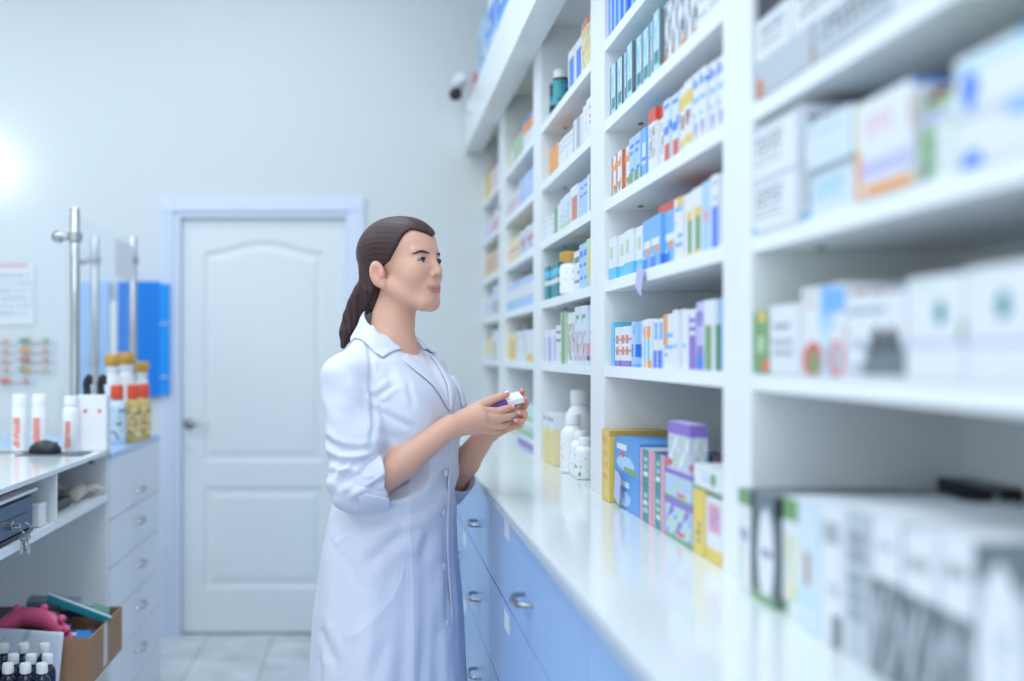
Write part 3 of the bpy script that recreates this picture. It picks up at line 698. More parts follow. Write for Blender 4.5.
# security camera on an arm
sc_ = P(455, 95, 4.95)
cam_e = empty('security_camera', (cx0, 4.95, 2.47), uniq('small white security camera with dark lens on an arm at the cornice'), 'camera')
tube('arm', [(cx0, 4.95, 2.47),(cx0-.05, 4.95, 2.53),(sc_.x+.01, 4.95, 2.545)], .008, M['white'], cam_e)
o = lathe('housing', [(0,0),(.022,0),(.030,.01),(.030,.07),(.022,.085),(0,.085)], M['white']); o.data.transform(Matrix.Translation((sc_.x+.02,4.99,2.56)) @ Matrix.Rotation(math.radians(70),4,'X') ); adopt(o, cam_e)
o = lathe('lens', [(.001,-.03),(.016,-.026),(.026,-.015),(.03,0),(.026,.015),(.016,.026),(.001,.03)], M['black']); o.data.transform(Matrix.Translation((sc_.x, 4.92, 2.515))); adopt(o, cam_e)
box('bracket', cx0-.012, cx0-.0005, 4.92, 4.98, 2.44, 2.49, M['white'], cam_e)
# ------------------------------------------------------------------ left counter
LX = -.86; LZ = 1.033
desk = empty('counter_desk', (LX, .9, 0), uniq('white open counter desk with shelf over a deep kneehole'), 'desk')
box('end_panel', LX-.62, LX-.004, 3.598, 3.618, 0, 1.019, M['lam'], desk)
box('divider', LX-.34, LX-.001, 3.0, 3.016, .8865, 1.0185, M['lam'], desk)
box('shelf_board', LX-.40, LX, .9, 3.5975, .866, .886, M['lam'], desk)
box('compartment_back', LX-.40, LX-.385, .9, 3.5975, .8865, 1.0185, M['lam'], desk)
box('back_panel', LX-.62, LX-.60, .9, 3.5975, 0, 1.0185, M['lam'], desk)
k = lathe('cable_knob', [(0,0),(.008,0),(.008,.012),(0,.012)], M['black'], None, 12); k.data.transform(Matrix.Translation((LX-.055,3.5975,.995)) @ Matrix.Rotation(math.pi/2,4,'X')); adopt(k, desk)
o = box('counter_top', LX-.66, LX+.004, .9, 3.622, 1.0195, LZ, M['work'], None, bevel=.001); o.name = 'worktop'; tag(o, uniq('glossy white counter top under the mouse and white cans'), 'worktop')
# rear drawer cabinet
r = empty('drawer_cabinet', (LX-.02, 3.63, 0), uniq('white drawer cabinet with five bow handles by the door'), 'cabinet')
box('body', LX-.62, LX-.019, 3.626, 4.485, .0, 1.0, M['lam'], r)
box('cabinet_top', LX-.62, LX+.002, 3.624, 4.487, 1.0005, 1.017, material('blue_reflection_top', rgb(176,202,240), .2), r)  # blue reflected from the wall board is put into the top's colour
for za, zb, hz_ in ((.797,.998,.845),(.639,.793,.729),(.480,.635,.569),(.330,.476,.416),(.163,.326,.26),(.02,.159,.1)):
    d = box('drawer', LX-.018, LX, 3.628, 4.483, za, zb, M['lam'], r, bevel=.0012)
    bow_handle(LX-.001, 4.06, hz_, .12, 1, d, r=.0045)

# glass screen
gl = empty('glass_screen', (-1.03, 3.8, 1.017), uniq('clear glass counter screen held on steel posts'), 'screen')
GZ = 1.8
bm = bmesh.new(); bx(bm, -1.028, -1.020, 3.84, 4.70, 1.06, 1.828); adopt(from_bm('glass_pane', bm, M['glass']), gl)
bm = bmesh.new(); bx(bm, -2.05, -1.062, 3.796, 3.804, 1.06, 1.832); adopt(from_bm('glass_pane', bm, M['glass']), gl)
for i,(px, Y, zt, s) in enumerate(((75,3.8,1.853,1),(133,4.731,1.853,1),(95,4.73,1.853,-1))):
    x = (px-VX)*Y/F
    p = lathe('post', [(0,0),(.030,0),(.030,.006),(.0165,.008),(.0165,zt-1.0175-.004),(.014,zt-1.0175),(0,zt-1.0175)], M['steel'], None, 24, (x,Y,1.0175)); adopt(p, gl)
    zc = 1.753
    for z_ in (zc,):
        c = from_bm('clamp', tube_bm([(x-.058,Y,z_),(x-.03,Y,z_),(x+.02,Y,z_)], .013, 14), M['steel'], None, smooth=True); adopt(c, p)
        c2 = lathe('clamp_collar', [(.019,-.016),(.026,-.014),(.026,.014),(.019,.016)], M['steel'], None, 24, (x,Y,z_)); adopt(c2, p)
        c3 = from_bm('clamp_grip', tube_bm([(x-.058,Y-.012,z_),(x-.058,Y+.012,z_)], .020, 14), M['steel'], None, smooth=True); adopt(c3, p)
# sheet of paper held against the inner pane
box('notice_sheet', -1.0185, -1.0175, 4.37, 4.70, 1.66, 1.812, M['paper'], None)
tag(bpy.data.objects['notice_sheet'], uniq('white notice sheet fixed to the glass above the blue board'), 'notice')
# blue board and wall pocket left of the door, and a painted reflection
box('blue_board', (118-VX)*5.215/F, (160-VX)*5.215/F, 5.21, 5.2395, 1.145, 1.692, M['bluepanel']); tag(bpy.data.objects['blue_board'], uniq('deep blue board on the wall between glass and door'), 'board')
e = empty('wall_pocket', ((165-VX)*5.2/F, 5.22, 1.15), uniq('narrow bright blue wall pocket beside the door casing'), 'wall pocket')
bb = box('pocket', (160.3-VX)*5.215/F, (170-VX)*5.215/F, 5.195, 5.236, 1.155, 1.68, M['bluepanel2'], e)
for z_ in (1.49, 1.235): tube('wire', [((161-VX)*5.215/F,5.192,z_),((170-VX)*5.215/F,5.192,z_+.006)], .003, M['white'], e)
box('blue_reflection_panel', (79-VX)*5.2/F, (109-VX)*5.2/F, 5.20, 5.2395, 1.0, 1.692, M['bluerefl']); tag(bpy.data.objects['blue_reflection_panel'], uniq('pale blue panel standing in for a blue reflection in the glass'), 'board')  # solid panel painted as the blue board mirrored in the glass screen
box('white_strip', (110-VX)*5.2/F, (117-VX)*5.2/F, 5.20, 5.2395, .95, 1.60, M['white']); tag(bpy.data.objects['white_strip'], uniq('narrow white strip between the blue board and its painted reflection'), 'panel')

# wall chart and printed rows on the far wall
def wall_sheet(name, px0, py0, px1, py1, base, spec, lab, Y=5.232, n=(40,40)):
    a = P(px0, py1, Y); b = P(px1, py0, Y); w, h = b.x-a.x, b.z-a.z
    fn = prints(spec, 4); bm = bmesh.new(); lay = bm.loops.layers.float_color.new('Col')
    g = [[bm.verts.new((w*i/n[0], 0, h*j/n[1])) for j in range(n[1]+1)] for i in range(n[0]+1)]
    for i in range(n[0]):
        for j in range(n[1]):
            f = bm.faces.new((g[i][j], g[i+1][j], g[i+1][j+1], g[i][j+1])); c = fn((i+.5)/n[0], (j+.5)/n[1]) or C[base]
            for l in f.loops: l[lay] = (*lin(c), 1)
    bx(bm, 0, w, .0008, .003, 0, h)
    for f in list(bm.faces)[-6:]:
        for l in f.loops: l[lay] = (*lin(C[base]),1)
    o = from_bm(name, bm, M['print']); o.location = (a.x, Y, a.z); tag(o, uniq(lab), 'poster'); return o
rows = []
wall_sheet('wall_chart', -30, 264, 34, 325, 'white', [('r',.1,.95,.9,1,'pink'),('t',.2,.1,.95,.85,'grey',6)], 'white wall chart with a pink header line seen through glass')
def pen(px, py, cols, lab, big=0, L=56):
    a = P(px, py, 5.215); e = empty('product_clip', a, uniq(lab), 'product', 'small clipped products in rows on the wall')
    s = 5.215/F
    def ball(nm, dx, r, c, ry=1):
        bm = bmesh.new(); bmesh.ops.create_icosphere(bm, subdivisions=2, radius=r); bmesh.ops.scale(bm, vec=(1.2*ry,.7,1), verts=bm.verts); bmesh.ops.translate(bm, vec=(dx,0,0), verts=bm.verts)
        from_bm(nm, bm, c, e, smooth=True)
    ball('charm', 4*s, .013, cols[0]); ball('charm', 9*s, .014, cols[1])
    from_bm('backing_strip', (lambda b: (bx(b, 0, 36*s, .008, .012, -.010, .010), b)[1])(bmesh.new()), M['clear'], e)
    from_bm('lettered_strip', (lambda b: (bx(b, 12*s, 27*s, .004, .0075, -.004, .004), b)[1])(bmesh.new()), M['pinkpale'], e)
    ball('bead', 28*s, .010, cols[2])
M['pinkpale'] = material('pale_pink_strip', rgb(236,196,200), .5)
cg, cy_, cr, co_ = (material('olive_bead', rgb(120,150,110),.5), material('amber_bead', rgb(226,170,80),.5), material('rose_bead', rgb(206,110,110),.5), material('orange_bead', rgb(235,150,90),.5))
ylab = ['top row','second row','third row','fourth row']
for i,(py, cs) in enumerate(((340.5,(cg,cg,cg)),(350,(cy_,cy_,co_)),(359.5,(cr,cr,cr)),(369,(cg,cy_,cy_)))):
    pen(18, py, cs, f'beaded clip product, {ylab[i]} of the column beside the steel post')
    pen(-22, py, (cs[0], cs[1], co_), f'beaded clip product, {ylab[i]} of the column far from the post')
pen(-2, 380.5, (cr, M['orange'], cr), 'red beaded clip product in the lowest row, set apart')

# ---- things on the counter top
def can(px, Y, lab, cap=M['white']):
    x = (px-VX)*Y/F; e = empty('spray_can', (x,Y,LZ), uniq(lab), 'can', 'white spray cans on the counter')
    lathe('body', [(0,0),(.0235,0),(.024,.003),(.024,.138),(.021,.145),(0,.145)], M['white'], e, 28, (x,Y,LZ+.0004))
    lathe('cap', [(0,0),(.0225,0),(.0225,.034),(.020,.038),(0,.038)], M['white'], e, 28, (x,Y,LZ+.1455))
    lettering(e, x, Y, LZ+.012, LZ+.11, .0243)
def lettering(e, x, Y, z0, z1, r, a0=-98, wd=58):
    """vertical band of small upright orange letter strokes wrapped on the cylinder"""
    bm = bmesh.new(); rnd = random.Random(int(x*1e4)); n = 13
    for k in range(n):
        za = z0+(z1-z0)*k/n; zb = za+(z1-z0)/n*.80
        for j in range(4):
            if rnd.random() < .08: continue
            a = math.radians(a0+wd*j/4-wd/2); b = a+math.radians(wd/4*.86)
            vs = [bm.verts.new((x+(r)*math.cos(t), Y+(r)*math.sin(t), z)) for t,z in ((a,za),(b,za),(b,zb),(a,zb))]
            bm.faces.new(vs)
    o = from_bm('lettering', bm, M['letter']); adopt(o, e)
M['letter'] = material('salmon_ink', rgb(238,110,80), .5)
can(19.5, 3.54, 'white spray can with salmon lettering, farther from the steel post')
can(39.5, 3.54, 'white spray can with salmon lettering, nearer the mouse')
x = (71-VX)*3.52/F
e = bottle('lotion_bottle', x, 3.52, LZ+.0004, .026, .178, M['white'], M['white'], 'white bottle with salmon lettering in front of the steel post', 'bottle', None, neck=.75, capr=.82, bodyh=.78, shoulder=.05)
lettering(e, x, 3.52, LZ+.015, LZ+.10, .0264, -98, 40)
for i,(px, lab) in enumerate(((87,'white dispenser with black pump beside the lotion bottle'),(101,'white dispenser with black pump at the counter corner'))):
    Y = 3.56; x = (px-VX)*Y/F; w_ = .0245
    e = empty('pump_dispenser', (x,Y,LZ), uniq(lab), 'dispenser', 'white pump dispensers at the counter corner')
    bm = bmesh.new(); bx(bm, x-w_, x+w_, Y-.028, Y+.028, LZ+.0004, LZ+.182); o = from_bm('body', bm, M['white'], None, bevel=.004); adopt(o, e)
    lathe('collar', [(0,0),(.013,0),(.013,.012),(0,.012)], M['black'], e, 16, (x,Y,LZ+.1825))
    tube('trigger', smooth_path([(x,Y,LZ+.195),(x-.002,Y,LZ+.222),(x+.006,Y,LZ+.238),(x+.012,Y-.005,LZ+.236),(x+.016,Y-.008,LZ+.215)],5), [.012]*6+[.011]*6+[.009]*5+[.006]*4, M['black'], e)
    o = lathe('red_dot', [(0,0),(.006,0),(.006,.0006),(0,.0006)], M['orange']); o.data.transform(Matrix.Translation((x+.002,Y-.0283,LZ+.13)) @ Matrix.Rotation(math.pi/2,4,'X')); adopt(o, e)
# mouse and mat
mx_ = P(47, 452, 3.42); 
bm = bmesh.new(); bmesh.ops.create_uvsphere(bm, u_segments=28, v_segments=16, radius=1)
for v in bm.verts:
    v.co.x *= .052*(1-.12*v.co.x); v.co.y *= .031; v.co.z = max(v.co.z, -.25)*.034*(1+.10*v.co.x*0)
    v.co.z *= (1-.25*max(0, v.co.x/.052))
mo = from_bm('body', bm, M['black'], None, smooth=True); mo.data.transform(Matrix.Translation((mx_.x, 3.42, LZ+.0115)))
e = empty('computer_mouse', (mx_.x, 3.42, LZ), uniq('black computer mouse on the dark mat by the white cans'), 'mouse'); adopt(mo, e)
tube('wheel', [(mx_.x+.028,3.415,LZ+.036),(mx_.x+.028,3.425,LZ+.036)], .006, M['darksteel'], e)
tube('cord', smooth_path([(mx_.x-.05,3.43,LZ+.006),(mx_.x-.1,3.46,LZ+.004),(mx_.x-.22,3.45,LZ+.004)],5), .002, M['black'], e)
bm = bmesh.new(); bx(bm, -1.09, -.885, 3.36, 3.49, LZ+.0002, LZ+.0028); o = from_bm('mouse_mat', bm, material('grey_mat', rgb(90,100,115), .6), bevel=.001); tag(o, uniq('thin dark mouse mat at the counter corner'), 'mat')
bm = bmesh.new(); bx(bm, -1.30, -1.13, 3.14, 3.26, LZ+.0002, LZ+.014); o = from_bm('keyboard', bm, M['black'], bevel=.003); tag(o, uniq('black keyboard end just entering at the photo edge'), 'keyboard')
# items on the rear cabinet (seen through the glass and beside it)
RZ = 1.0174
B2 = 'sanitiser bottles behind the pump dispensers'
def sani(px, Y, h, r, body, lab_m, caps, lab, ball=None):
    x = (px-VX)*Y/F; e = bottle('sanitiser_bottle', x, Y, RZ, r, h, body, caps, lab, 'bottle', B2, label=lab_m, neck=.5, capr=.75, bodyh=.70, shoulder=.06)
    return e
sani(117, 4.02, .215, .032, M['clear'], M['lab_clear'], M['orange'], 'clear bottle with green print and orange cap behind the dispensers')
sani(133, 4.10, .215, .030, M['yellow'], M['lab_amber'], M['orange'], 'amber bottle with orange cap, middle of the orange capped row')
sani(144, 4.22, .215, .026, M['yellow'], M['lab_amber'], M['orange'], 'slim amber bottle with orange cap nearest the door')
def tall(px, Y, zt, r, lab):
    x = (px-VX)*Y/F; H = zt-RZ; e = empty('pump_bottle', (x,Y,RZ), uniq(lab), 'bottle', 'gold topped bottles behind the orange caps')
    lathe('body', [(0,0),(r,0),(r,H*.70),(r*.7,H*.77),(r*.62,H*.80),(r*.8,H*.81),(r*.8,H*.86),(0,H*.86)], M['white'], e, 24, (x,Y,RZ))
    lathe('gold_top', [(0,0),(r*.85,0),(r*1.0,H*.03),(r*1.0,H*.12),(r*.8,H*.145),(0,H*.145)], M['gold'], e, 20, (x,Y,RZ+H*.861))
tall(112.5, 4.18, 1.345+.0, .030, 'white bottle with golden top, nearest the dispensers'); tall(126, 4.32, 1.352, .034, 'wide white bottle with golden top, middle one')
tall(142, 4.42, 1.315, .028, 'shorter white bottle with golden top near the blue board')

# ---- in the open compartments
SZ = .8864
e = empty('cash_drawer', (LX-.03, 2.4, SZ), uniq('slate grey cash box with slot and keys under the counter'), 'cash box')
cy0, cy1 = 2.36, 2.842
o = box('casing', LX-.36, LX-.020, cy0, cy1, SZ+.0004, SZ+.104, M['navydark'], e, bevel=.003)
o = box('front_panel', LX-.0195, LX-.014, cy0+.01, cy1-.008, SZ+.016, SZ+.094, M['navy'], e, bevel=.001)
o = box('slot', LX-.0138, LX-.0128, 2.52, 2.79, SZ+.055, SZ+.060, M['black'], e)
o = box('bottom_strip', LX-.0195, LX-.012, cy0+.01, cy1-.008, SZ+.004, SZ+.012, M['navydark'], e)
lk = lathe('lock', [(0,0),(.011,0),(.011,.012),(.006,.014),(.006,.03),(0,.03)], M['steel']); lk.data.transform(Matrix.Translation((LX-.0138,2.64,SZ+.046)) @ Matrix.Rotation(math.pi/2,4,'Y')); adopt(lk, e)
ky = empty('key_ring', (LX+.015, 2.68, SZ+.03), uniq('small bunch of steel keys hanging from the cash box lock'), 'keys')
def torus_bm(c, R_, r_, axis='Y', n=20, bm=None):
    pts = [(c[0]+R_*math.cos(t)*(axis!='X'), c[1]+R_*math.cos(t)*(axis=='X'), c[2]+R_*math.sin(t)) for t in [2*math.pi*i/n for i in range(n+1)]]
    return tube_bm(pts, r_, 6, bm)
o = from_bm('ring', torus_bm((LX+.016,2.68,SZ+.034), .012, .0014), M['steel'], None, smooth=True); adopt(o, ky)
for j,(dx,ang) in enumerate(((0,.2),(.004,-.12),(-.006,.05))):
    bm = bmesh.new(); bmesh.ops.create_cone(bm, cap_ends=True, segments=14, radius1=.010, radius2=.010, depth=.0022); bmesh.ops.rotate(bm, matrix=Matrix.Rotation(math.pi/2,3,'X'), verts=bm.verts)
    bx(bm, -.003,.003,-.0011,.0011,-.042,-.007)
    bx(bm, .003,.006,-.0011,.0011,-.036,-.030); bx(bm, .003,.0055,-.0011,.0011,-.026,-.022)
    bmesh.ops.rotate(bm, matrix=Matrix.Rotation(ang,3,'Y'), verts=bm.verts); bmesh.ops.translate(bm, vec=(LX+.018+dx,2.677-.004*j,SZ+.014), verts=bm.verts)
    adopt(from_bm('key', bm, M['steel']), ky)
o = box('paper_stack', LX-.28, LX-.008, 2.3, 2.86, SZ+.1045, SZ+.112, M['paper']); tag(o, uniq('loose white papers lying on the cash box'), 'papers')
bm = bmesh.new(); bx(bm, LX-.24, LX-.03, 2.30, 2.78, SZ+.1124, SZ+.1165); o = from_bm('folded_leaflet', bm, material('rose_paper', rgb(214,178,178), .6)); tag(o, uniq('rose tinted leaflet on top of the loose papers'), 'leaflet')
bm = bmesh.new(); bx(bm, LX-.045, LX-.012, 2.895, 2.955, SZ+.0004, SZ+.062); o = from_bm('adapter', bm, M['white'], bevel=.008, seg=3); tag(o, uniq('small white adapter standing beside the cash box'), 'adapter')
# card terminal and gloves
e = empty('desk_phone', (LX-.16, 3.16, SZ), uniq('black keypad handset lying beside the cream gloves'), 'phone')
bm = bmesh.new(); bx(bm, LX-.24, LX-.05, 3.06, 3.33, SZ+.0004, SZ+.030); o = from_bm('body', bm, M['black'], None, bevel=.006); adopt(o, e)
bm = bmesh.new(); 
for a in range(5):
    for b in range(7): bx(bm, LX-.225+.034*a, LX-.225+.034*a+.025, 3.075+.035*b, 3.075+.035*b+.025, SZ+.0302, SZ+.035)
adopt(from_bm('keypad', bm, material('slate_keys', rgb(62,74,92), .5)), e)
def glove(loc, rz, seed, lab):
    rnd = random.Random(seed); e = empty('latex_glove', loc, uniq(lab), 'glove', 'cream gloves on the counter shelf', rz)
    bm = bmesh.new()
    tube_bm(smooth_path([(0,0,.012),(.05,.004,.018),(.09,.0,.022),(.12,.006,.016)],6), [.018+.004*math.sin(i*1.3) for i in range(19)], 12, bm)
    for k in range(5):
        y = -.028+.014*k; L_ = .055+rnd.random()*.02
        tube_bm(smooth_path([(.105,y*.5,.018),(.13,y,.022+.006*rnd.random()),(.12+L_*.7,y*1.5,.015),(.12+L_,y*1.8+rnd.uniform(-.01,.01),.010)],5), [.009]*10+[.008]*5+[.006], 8, bm)
    for v in bm.verts: v.co += Vector((math.sin(v.co.y*190+seed), math.cos(v.co.x*170), math.sin(v.co.x*150+v.co.y*80)))*.0022
    from_bm('glove', bm, M['glove'], e, smooth=True); return e
glove((LX-.175,3.37,SZ+.0085), 1.60, 1, 'crumpled cream glove, deeper of the two by the keypad')
glove((LX-.052,3.375,SZ+.0085), 1.60, 2, 'crumpled cream glove with fingers toward the shelf edge')

# ---- stool, cardboard box, bottles
TZ = .455
st = empty('low_table', (-1.05, 2.75, 0), uniq('low white table in the kneehole under the cardboard box'), 'table')
box('table_top', -1.40, -.80, 2.4, 3.24, TZ-.022, TZ-.0005, M['lam'], st)
for lx in (-1.37,-.84):
    for ly in (2.43, 3.18): box('leg', lx, lx+.03, ly, ly+.03, 0, TZ-.0225, M['lam'], st)
bxe = empty('cardboard_box', (-.98, 3.1, TZ), uniq('open brown cardboard box full of mixed packets'), 'box')
X0,X1,Y0,Y1,H = -1.22,-.75,2.94,3.31,.128
t = .005
box('box_bottom', X0, X1, Y0, Y1, TZ, TZ+t, M['card'], bxe)
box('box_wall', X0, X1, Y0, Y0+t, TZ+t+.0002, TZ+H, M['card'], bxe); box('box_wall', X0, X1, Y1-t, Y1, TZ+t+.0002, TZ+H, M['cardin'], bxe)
box('box_wall', X1-t, X1, Y0+t, Y1-t, TZ+t+.0002, TZ+H, M['card'], bxe); box('box_wall', X0, X0+t, Y0+t, Y1-t, TZ+t+.0002, TZ+H, M['card'], bxe)
box('packing_tape', X1+.0002, X1+.0009, 3.08, 3.125, TZ+.01, TZ+H-.002, M['tape'], bxe)
rnd = random.Random(11)
def packet(x, y, z, sx, sy, sz, rot, col, lab, stripe=None):
    bm = bmesh.new(); bx(bm, -sx/2, sx/2, -sy/2, sy/2, -sz/2, sz/2)
    o = from_bm('packet', bm, [col], None, bevel=min(.003, sz*.3)); o.location = (x,y,z); o.rotation_euler = rot; tag(o, uniq(lab), 'packet', 'packets in the cardboard box')
    if stripe:
        bm = bmesh.new(); bx(bm, -sx*.5-.0004, sx*.5+.0004, -sy*.2, sy*.15, -sz/2-.0004, sz/2+.0004); from_bm('stripe', bm, stripe, o)
    return o
mt = M['teal']; gy = material('grey_blister', rgb(120,132,146), .35); dk = material('dark_packet', rgb(52,62,84), .3); lb = material('pale_packet', rgb(200,215,230), .4); bl_ = material('bright_blue_packet', rgb(60,140,210), .35); gr = material('green_packet', rgb(90,150,130), .4); vi = material('violet_packet', rgb(110,90,160), .4)
top = TZ+H
packet(-.835, 3.14, top+.034, .19, .045, .020, (0,.42,.25), mt, 'long teal packet leaning up out of the box', M['white'])
packet(-.93, 3.225, top+.034, .15, .06, .016, (.1,.05,.1), gy, 'grey blister pack behind the pink plastic piece')
packet(-.96, 3.19, top+.004, .16, .07, .018, (-.1,.06,-.2), gy, 'lower grey blister pack at the back of the box', lb)
packet(-.86, 3.20, top+.012, .10, .05, .02, (.1,.15,.5), dk, 'dark packet under the long teal packet')
packet(-.80, 3.25, top+.0, .05, .04, .02, (.3,.3,.2), gr, 'green packet in the far box corner')
packet(-.812, 3.06, top-.026, .08, .06, .018, (.15,.2,.6), bl_, 'bright blue packet near the box front')
packet(-.87, 3.03, top-.022, .11, .08, .018, (.1,0,.2), dk, 'dark packet near the box front beside the blue one', lb)
packet(-.90, 3.10, top-.002, .10, .05, .016, (-.2,.1,-.4), vi, 'violet packet in the middle of the box')
packet(-.80, 3.16, top-.045, .04, .06, .014, (0,.2,.1), vi, 'violet packet against the taped box side')
packet(-1.08, 3.20, top-.01, .12, .09, .02, (.1,0,.1), dk, 'dark packet deep in the shaded box corner')
packet(-1.04, 3.10, top-.085, .20, .15, .06, (0,0,.05), lb, 'pale packet lying at the bottom of the box')
packet(-.845, 3.12, top-.085, .15, .2, .05, (0,0,.05), gy, 'wide grey packet beneath the coloured ones')
# pink moulded piece: an arched handle with knobs
pk = empty('pink_toy', (-.95, 3.03, top), uniq('pink arched plastic piece with round knobs in the box'), 'toy')
pts = smooth_path([(-1.035,3.0,top-.03),(-1.01,3.02,top+.010),(-.965,3.04,top+.034),(-.905,3.03,top+.032),(-.86,3.01,top+.010),(-.825,2.99,top-.028)], 8)
bm = tube_bm(pts, [.020+.006*math.sin(math.pi*i/(len(pts)-1)) for i in range(len(pts))], 14)
for v in bm.verts: v.co.y = 3.02+(v.co.y-3.02)*.8
adopt(from_bm('arch', bm, M['pink'], None, smooth=True), pk)
for c in ((-.98,3.04,top+.056),(-.905,3.04,top+.058),(-.845,3.0,top+.038),(-.828,2.985,top+.012)):
    bm = bmesh.new(); bmesh.ops.create_uvsphere(bm, u_segments=12, v_segments=8, radius=.012); bmesh.ops.translate(bm, vec=c, verts=bm.verts); adopt(from_bm('knob', bm, M['pink'], None, smooth=True), pk)
# leaning sheet
bm = bmesh.new(); nx = 16
me = None
a0 = P(2,622,2.9); 
def sheet_pt(u, v):
    x = -1.03+.215*u; z = TZ+.002+.158*v*(1-.02*u)-.006*u; y = 2.86+.062*v+.006*math.sin(u*5); return (x, y, z)
g = [[bm.verts.new(sheet_pt(i/nx, j/nx)) for j in range(nx+1)] for i in range(nx+1)]
for i in range(nx):
    for j in range(nx): bm.faces.new((g[i][j], g[i+1][j], g[i+1][j+1], g[i][j+1]))
o = from_bm('instruction_sheet', bm, label_mat('printed_sheet', rgb(206,214,226), rgb(176,186,202), 26, .6), smooth=True); sm = o.modifiers.new('thick','SOLIDIFY'); sm.thickness = .0012
tag(o, uniq('pale printed sheet leaning on the cardboard box behind dark bottles'), 'sheet')
# dark vials
first = True
for row,(Y, pxs, zz) in enumerate(((2.80,(3.5,24,44.5),'back row'),(2.70,(-6,13.5,31,47.5),'middle row'),(2.62,(-10,8,25.5,42),'front row'))):
    for i,px in enumerate(pxs):
        x = (px-VX)*Y/F
        e = empty('vial', (x,Y,TZ), uniq(f"dark glass vial with white cap, {zz}, {['nearest the photo edge','next along','third along','nearest the kneehole opening'][i if i<len(pxs)-1 else 3]}"), 'vial', 'dark vials with white caps')
        lathe('body', [(0,0),(.019,0),(.020,.004),(.020,.108),(.017,.118),(.010,.124),(.010,.128),(0,.128)], M['darkbottle'], e, 20, (x,Y,TZ))
        lathe('cap', [(0,0),(.0132,0),(.0138,.002),(.0132,.021),(.012,.023),(0,.023)], M['white'], e, 20, (x,Y,TZ+.1285))
# wall lamp at the left
lp = P(-24, 165, 5.1)
e = empty('wall_lamp', (lp.x, 5.24, lp.z), uniq('round glowing wall lamp just past the photo edge'), 'lamp')
lathe('base', [(0,0),(.05,0),(.05,.02),(0,.02)], M['white']).data.transform(Matrix.Translation((lp.x,5.238,lp.z)) @ Matrix.Rotation(math.pi/2,4,'X')); adopt(bpy.data.objects['base'], e)
bm = bmesh.new(); bmesh.ops.create_uvsphere(bm, u_segments=24, v_segments=16, radius=.085); bmesh.ops.translate(bm, vec=(lp.x,5.13,lp.z), verts=bm.verts)
adopt(from_bm('globe', bm, M['lamp'], None, smooth=True), e)
# ------------------------------------------------------------------ signed-distance modelling on a rectilinear grid
def ax(*segs):
    out = []
    for a, b, s in segs: out.append(np.arange(a, b-1e-9, s))
    out.append(np.array([segs[-1][1]])); return np.concatenate(out).astype(np.float32)
class Field:
    def __init__(s, xs, ys, zs):
        s.a = (xs, ys, zs); s.f = np.full((len(xs), len(ys), len(zs)), .05, np.float32)
    def sl(s, lo, hi):
        r = []
        for a, l, h in zip(s.a, lo, hi): r.append(slice(max(0, int(np.searchsorted(a, l))-1), min(len(a), int(np.searchsorted(a, h))+1)))
        return tuple(r)
    def put(s, prim, k=.01, op='add', pad=None):
        fn, lo, hi = prim; pad = k+.006 if pad is None else pad
        q = s.sl(np.array(lo)-pad, np.array(hi)+pad)
        X = s.a[0][q[0]][:,None,None]; Y = s.a[1][q[1]][None,:,None]; Z = s.a[2][q[2]][None,None,:]
        if 0 in (X.size, Y.size, Z.size): return
        d = fn(X, Y, Z).astype(np.float32); f = s.f[q]
        if op == 'add':
            h = np.clip(.5+.5*(f-d)/k, 0, 1); s.f[q] = f*(1-h)+d*h - k*h*(1-h)
        elif op == 'sub':
            h = np.clip(.5-.5*(f+d)/k, 0, 1); s.f[q] = f*(1-h)-d*h + k*h*(1-h)
        elif op == 'int': s.f[q] = np.maximum(f, d)
    def mesh(s, name):
        f = s.f; n = f < 0; nx, ny, nz = f.shape
        c = np.zeros((nx-1, ny-1, nz-1), np.int8)
        for i in (0,1):
            for j in (0,1):
                for k in (0,1): c += n[i:nx-1+i, j:ny-1+j, k:nz-1+k]
        I3 = np.argwhere((c > 0) & (c < 8)).astype(np.int32)
        vid = np.full(c.shape, -1, np.int32); vid[I3[:,0], I3[:,1], I3[:,2]] = np.arange(len(I3))
        acc = np.zeros((len(I3), 3)); cnt = np.zeros(len(I3))
        corner = [(i,j,k) for i in (0,1) for j in (0,1) for k in (0,1)]
        for a in corner:
            for d in range(3):
                if a[d]: continue
                b = list(a); b[d] = 1
                fa = f[I3[:,0]+a[0], I3[:,1]+a[1], I3[:,2]+a[2]].astype(float); fb = f[I3[:,0]+b[0], I3[:,1]+b[1], I3[:,2]+b[2]].astype(float)
                m = (fa < 0) != (fb < 0); t = np.where(m, fa/np.where(m, fa-fb, 1), 0)
                p = np.tile(np.array(a, float), (len(I3), 1)); p[:, d] = t
                acc[m] += p[m]; cnt[m] += 1
        g = I3 + acc/cnt[:,None]
        V = np.stack([np.interp(g[:,d], np.arange(len(s.a[d])), s.a[d]) for d in range(3)], 1)
        quads = []
        for d in range(3):
            e = [slice(None)]*3; e2 = [slice(None)]*3; e[d] = slice(0,-1); e2[d] = slice(1,None)
            A = n[tuple(e)]; Bn = n[tuple(e2)]; ed = np.argwhere(A != Bn); u, v = (d+1)%3, (d+2)%3
            ok = (ed[:,u] > 0) & (ed[:,v] > 0) & (ed[:,u] < f.shape[u]-1) & (ed[:,v] < f.shape[v]-1); ed = ed[ok]
            def cell(du, dv):
                q = ed.copy(); q[:,u] -= du; q[:,v] -= dv; return vid[q[:,0], q[:,1], q[:,2]]
            Q = np.stack([cell(1,1), cell(0,1), cell(0,0), cell(1,0)], 1)
            inside = A[ed[:,0], ed[:,1], ed[:,2]]; Q[~inside] = Q[~inside][:, ::-1]; quads.append(Q)
        Q = np.concatenate(quads); Q = Q[(Q >= 0).all(1)]
        return V, Q
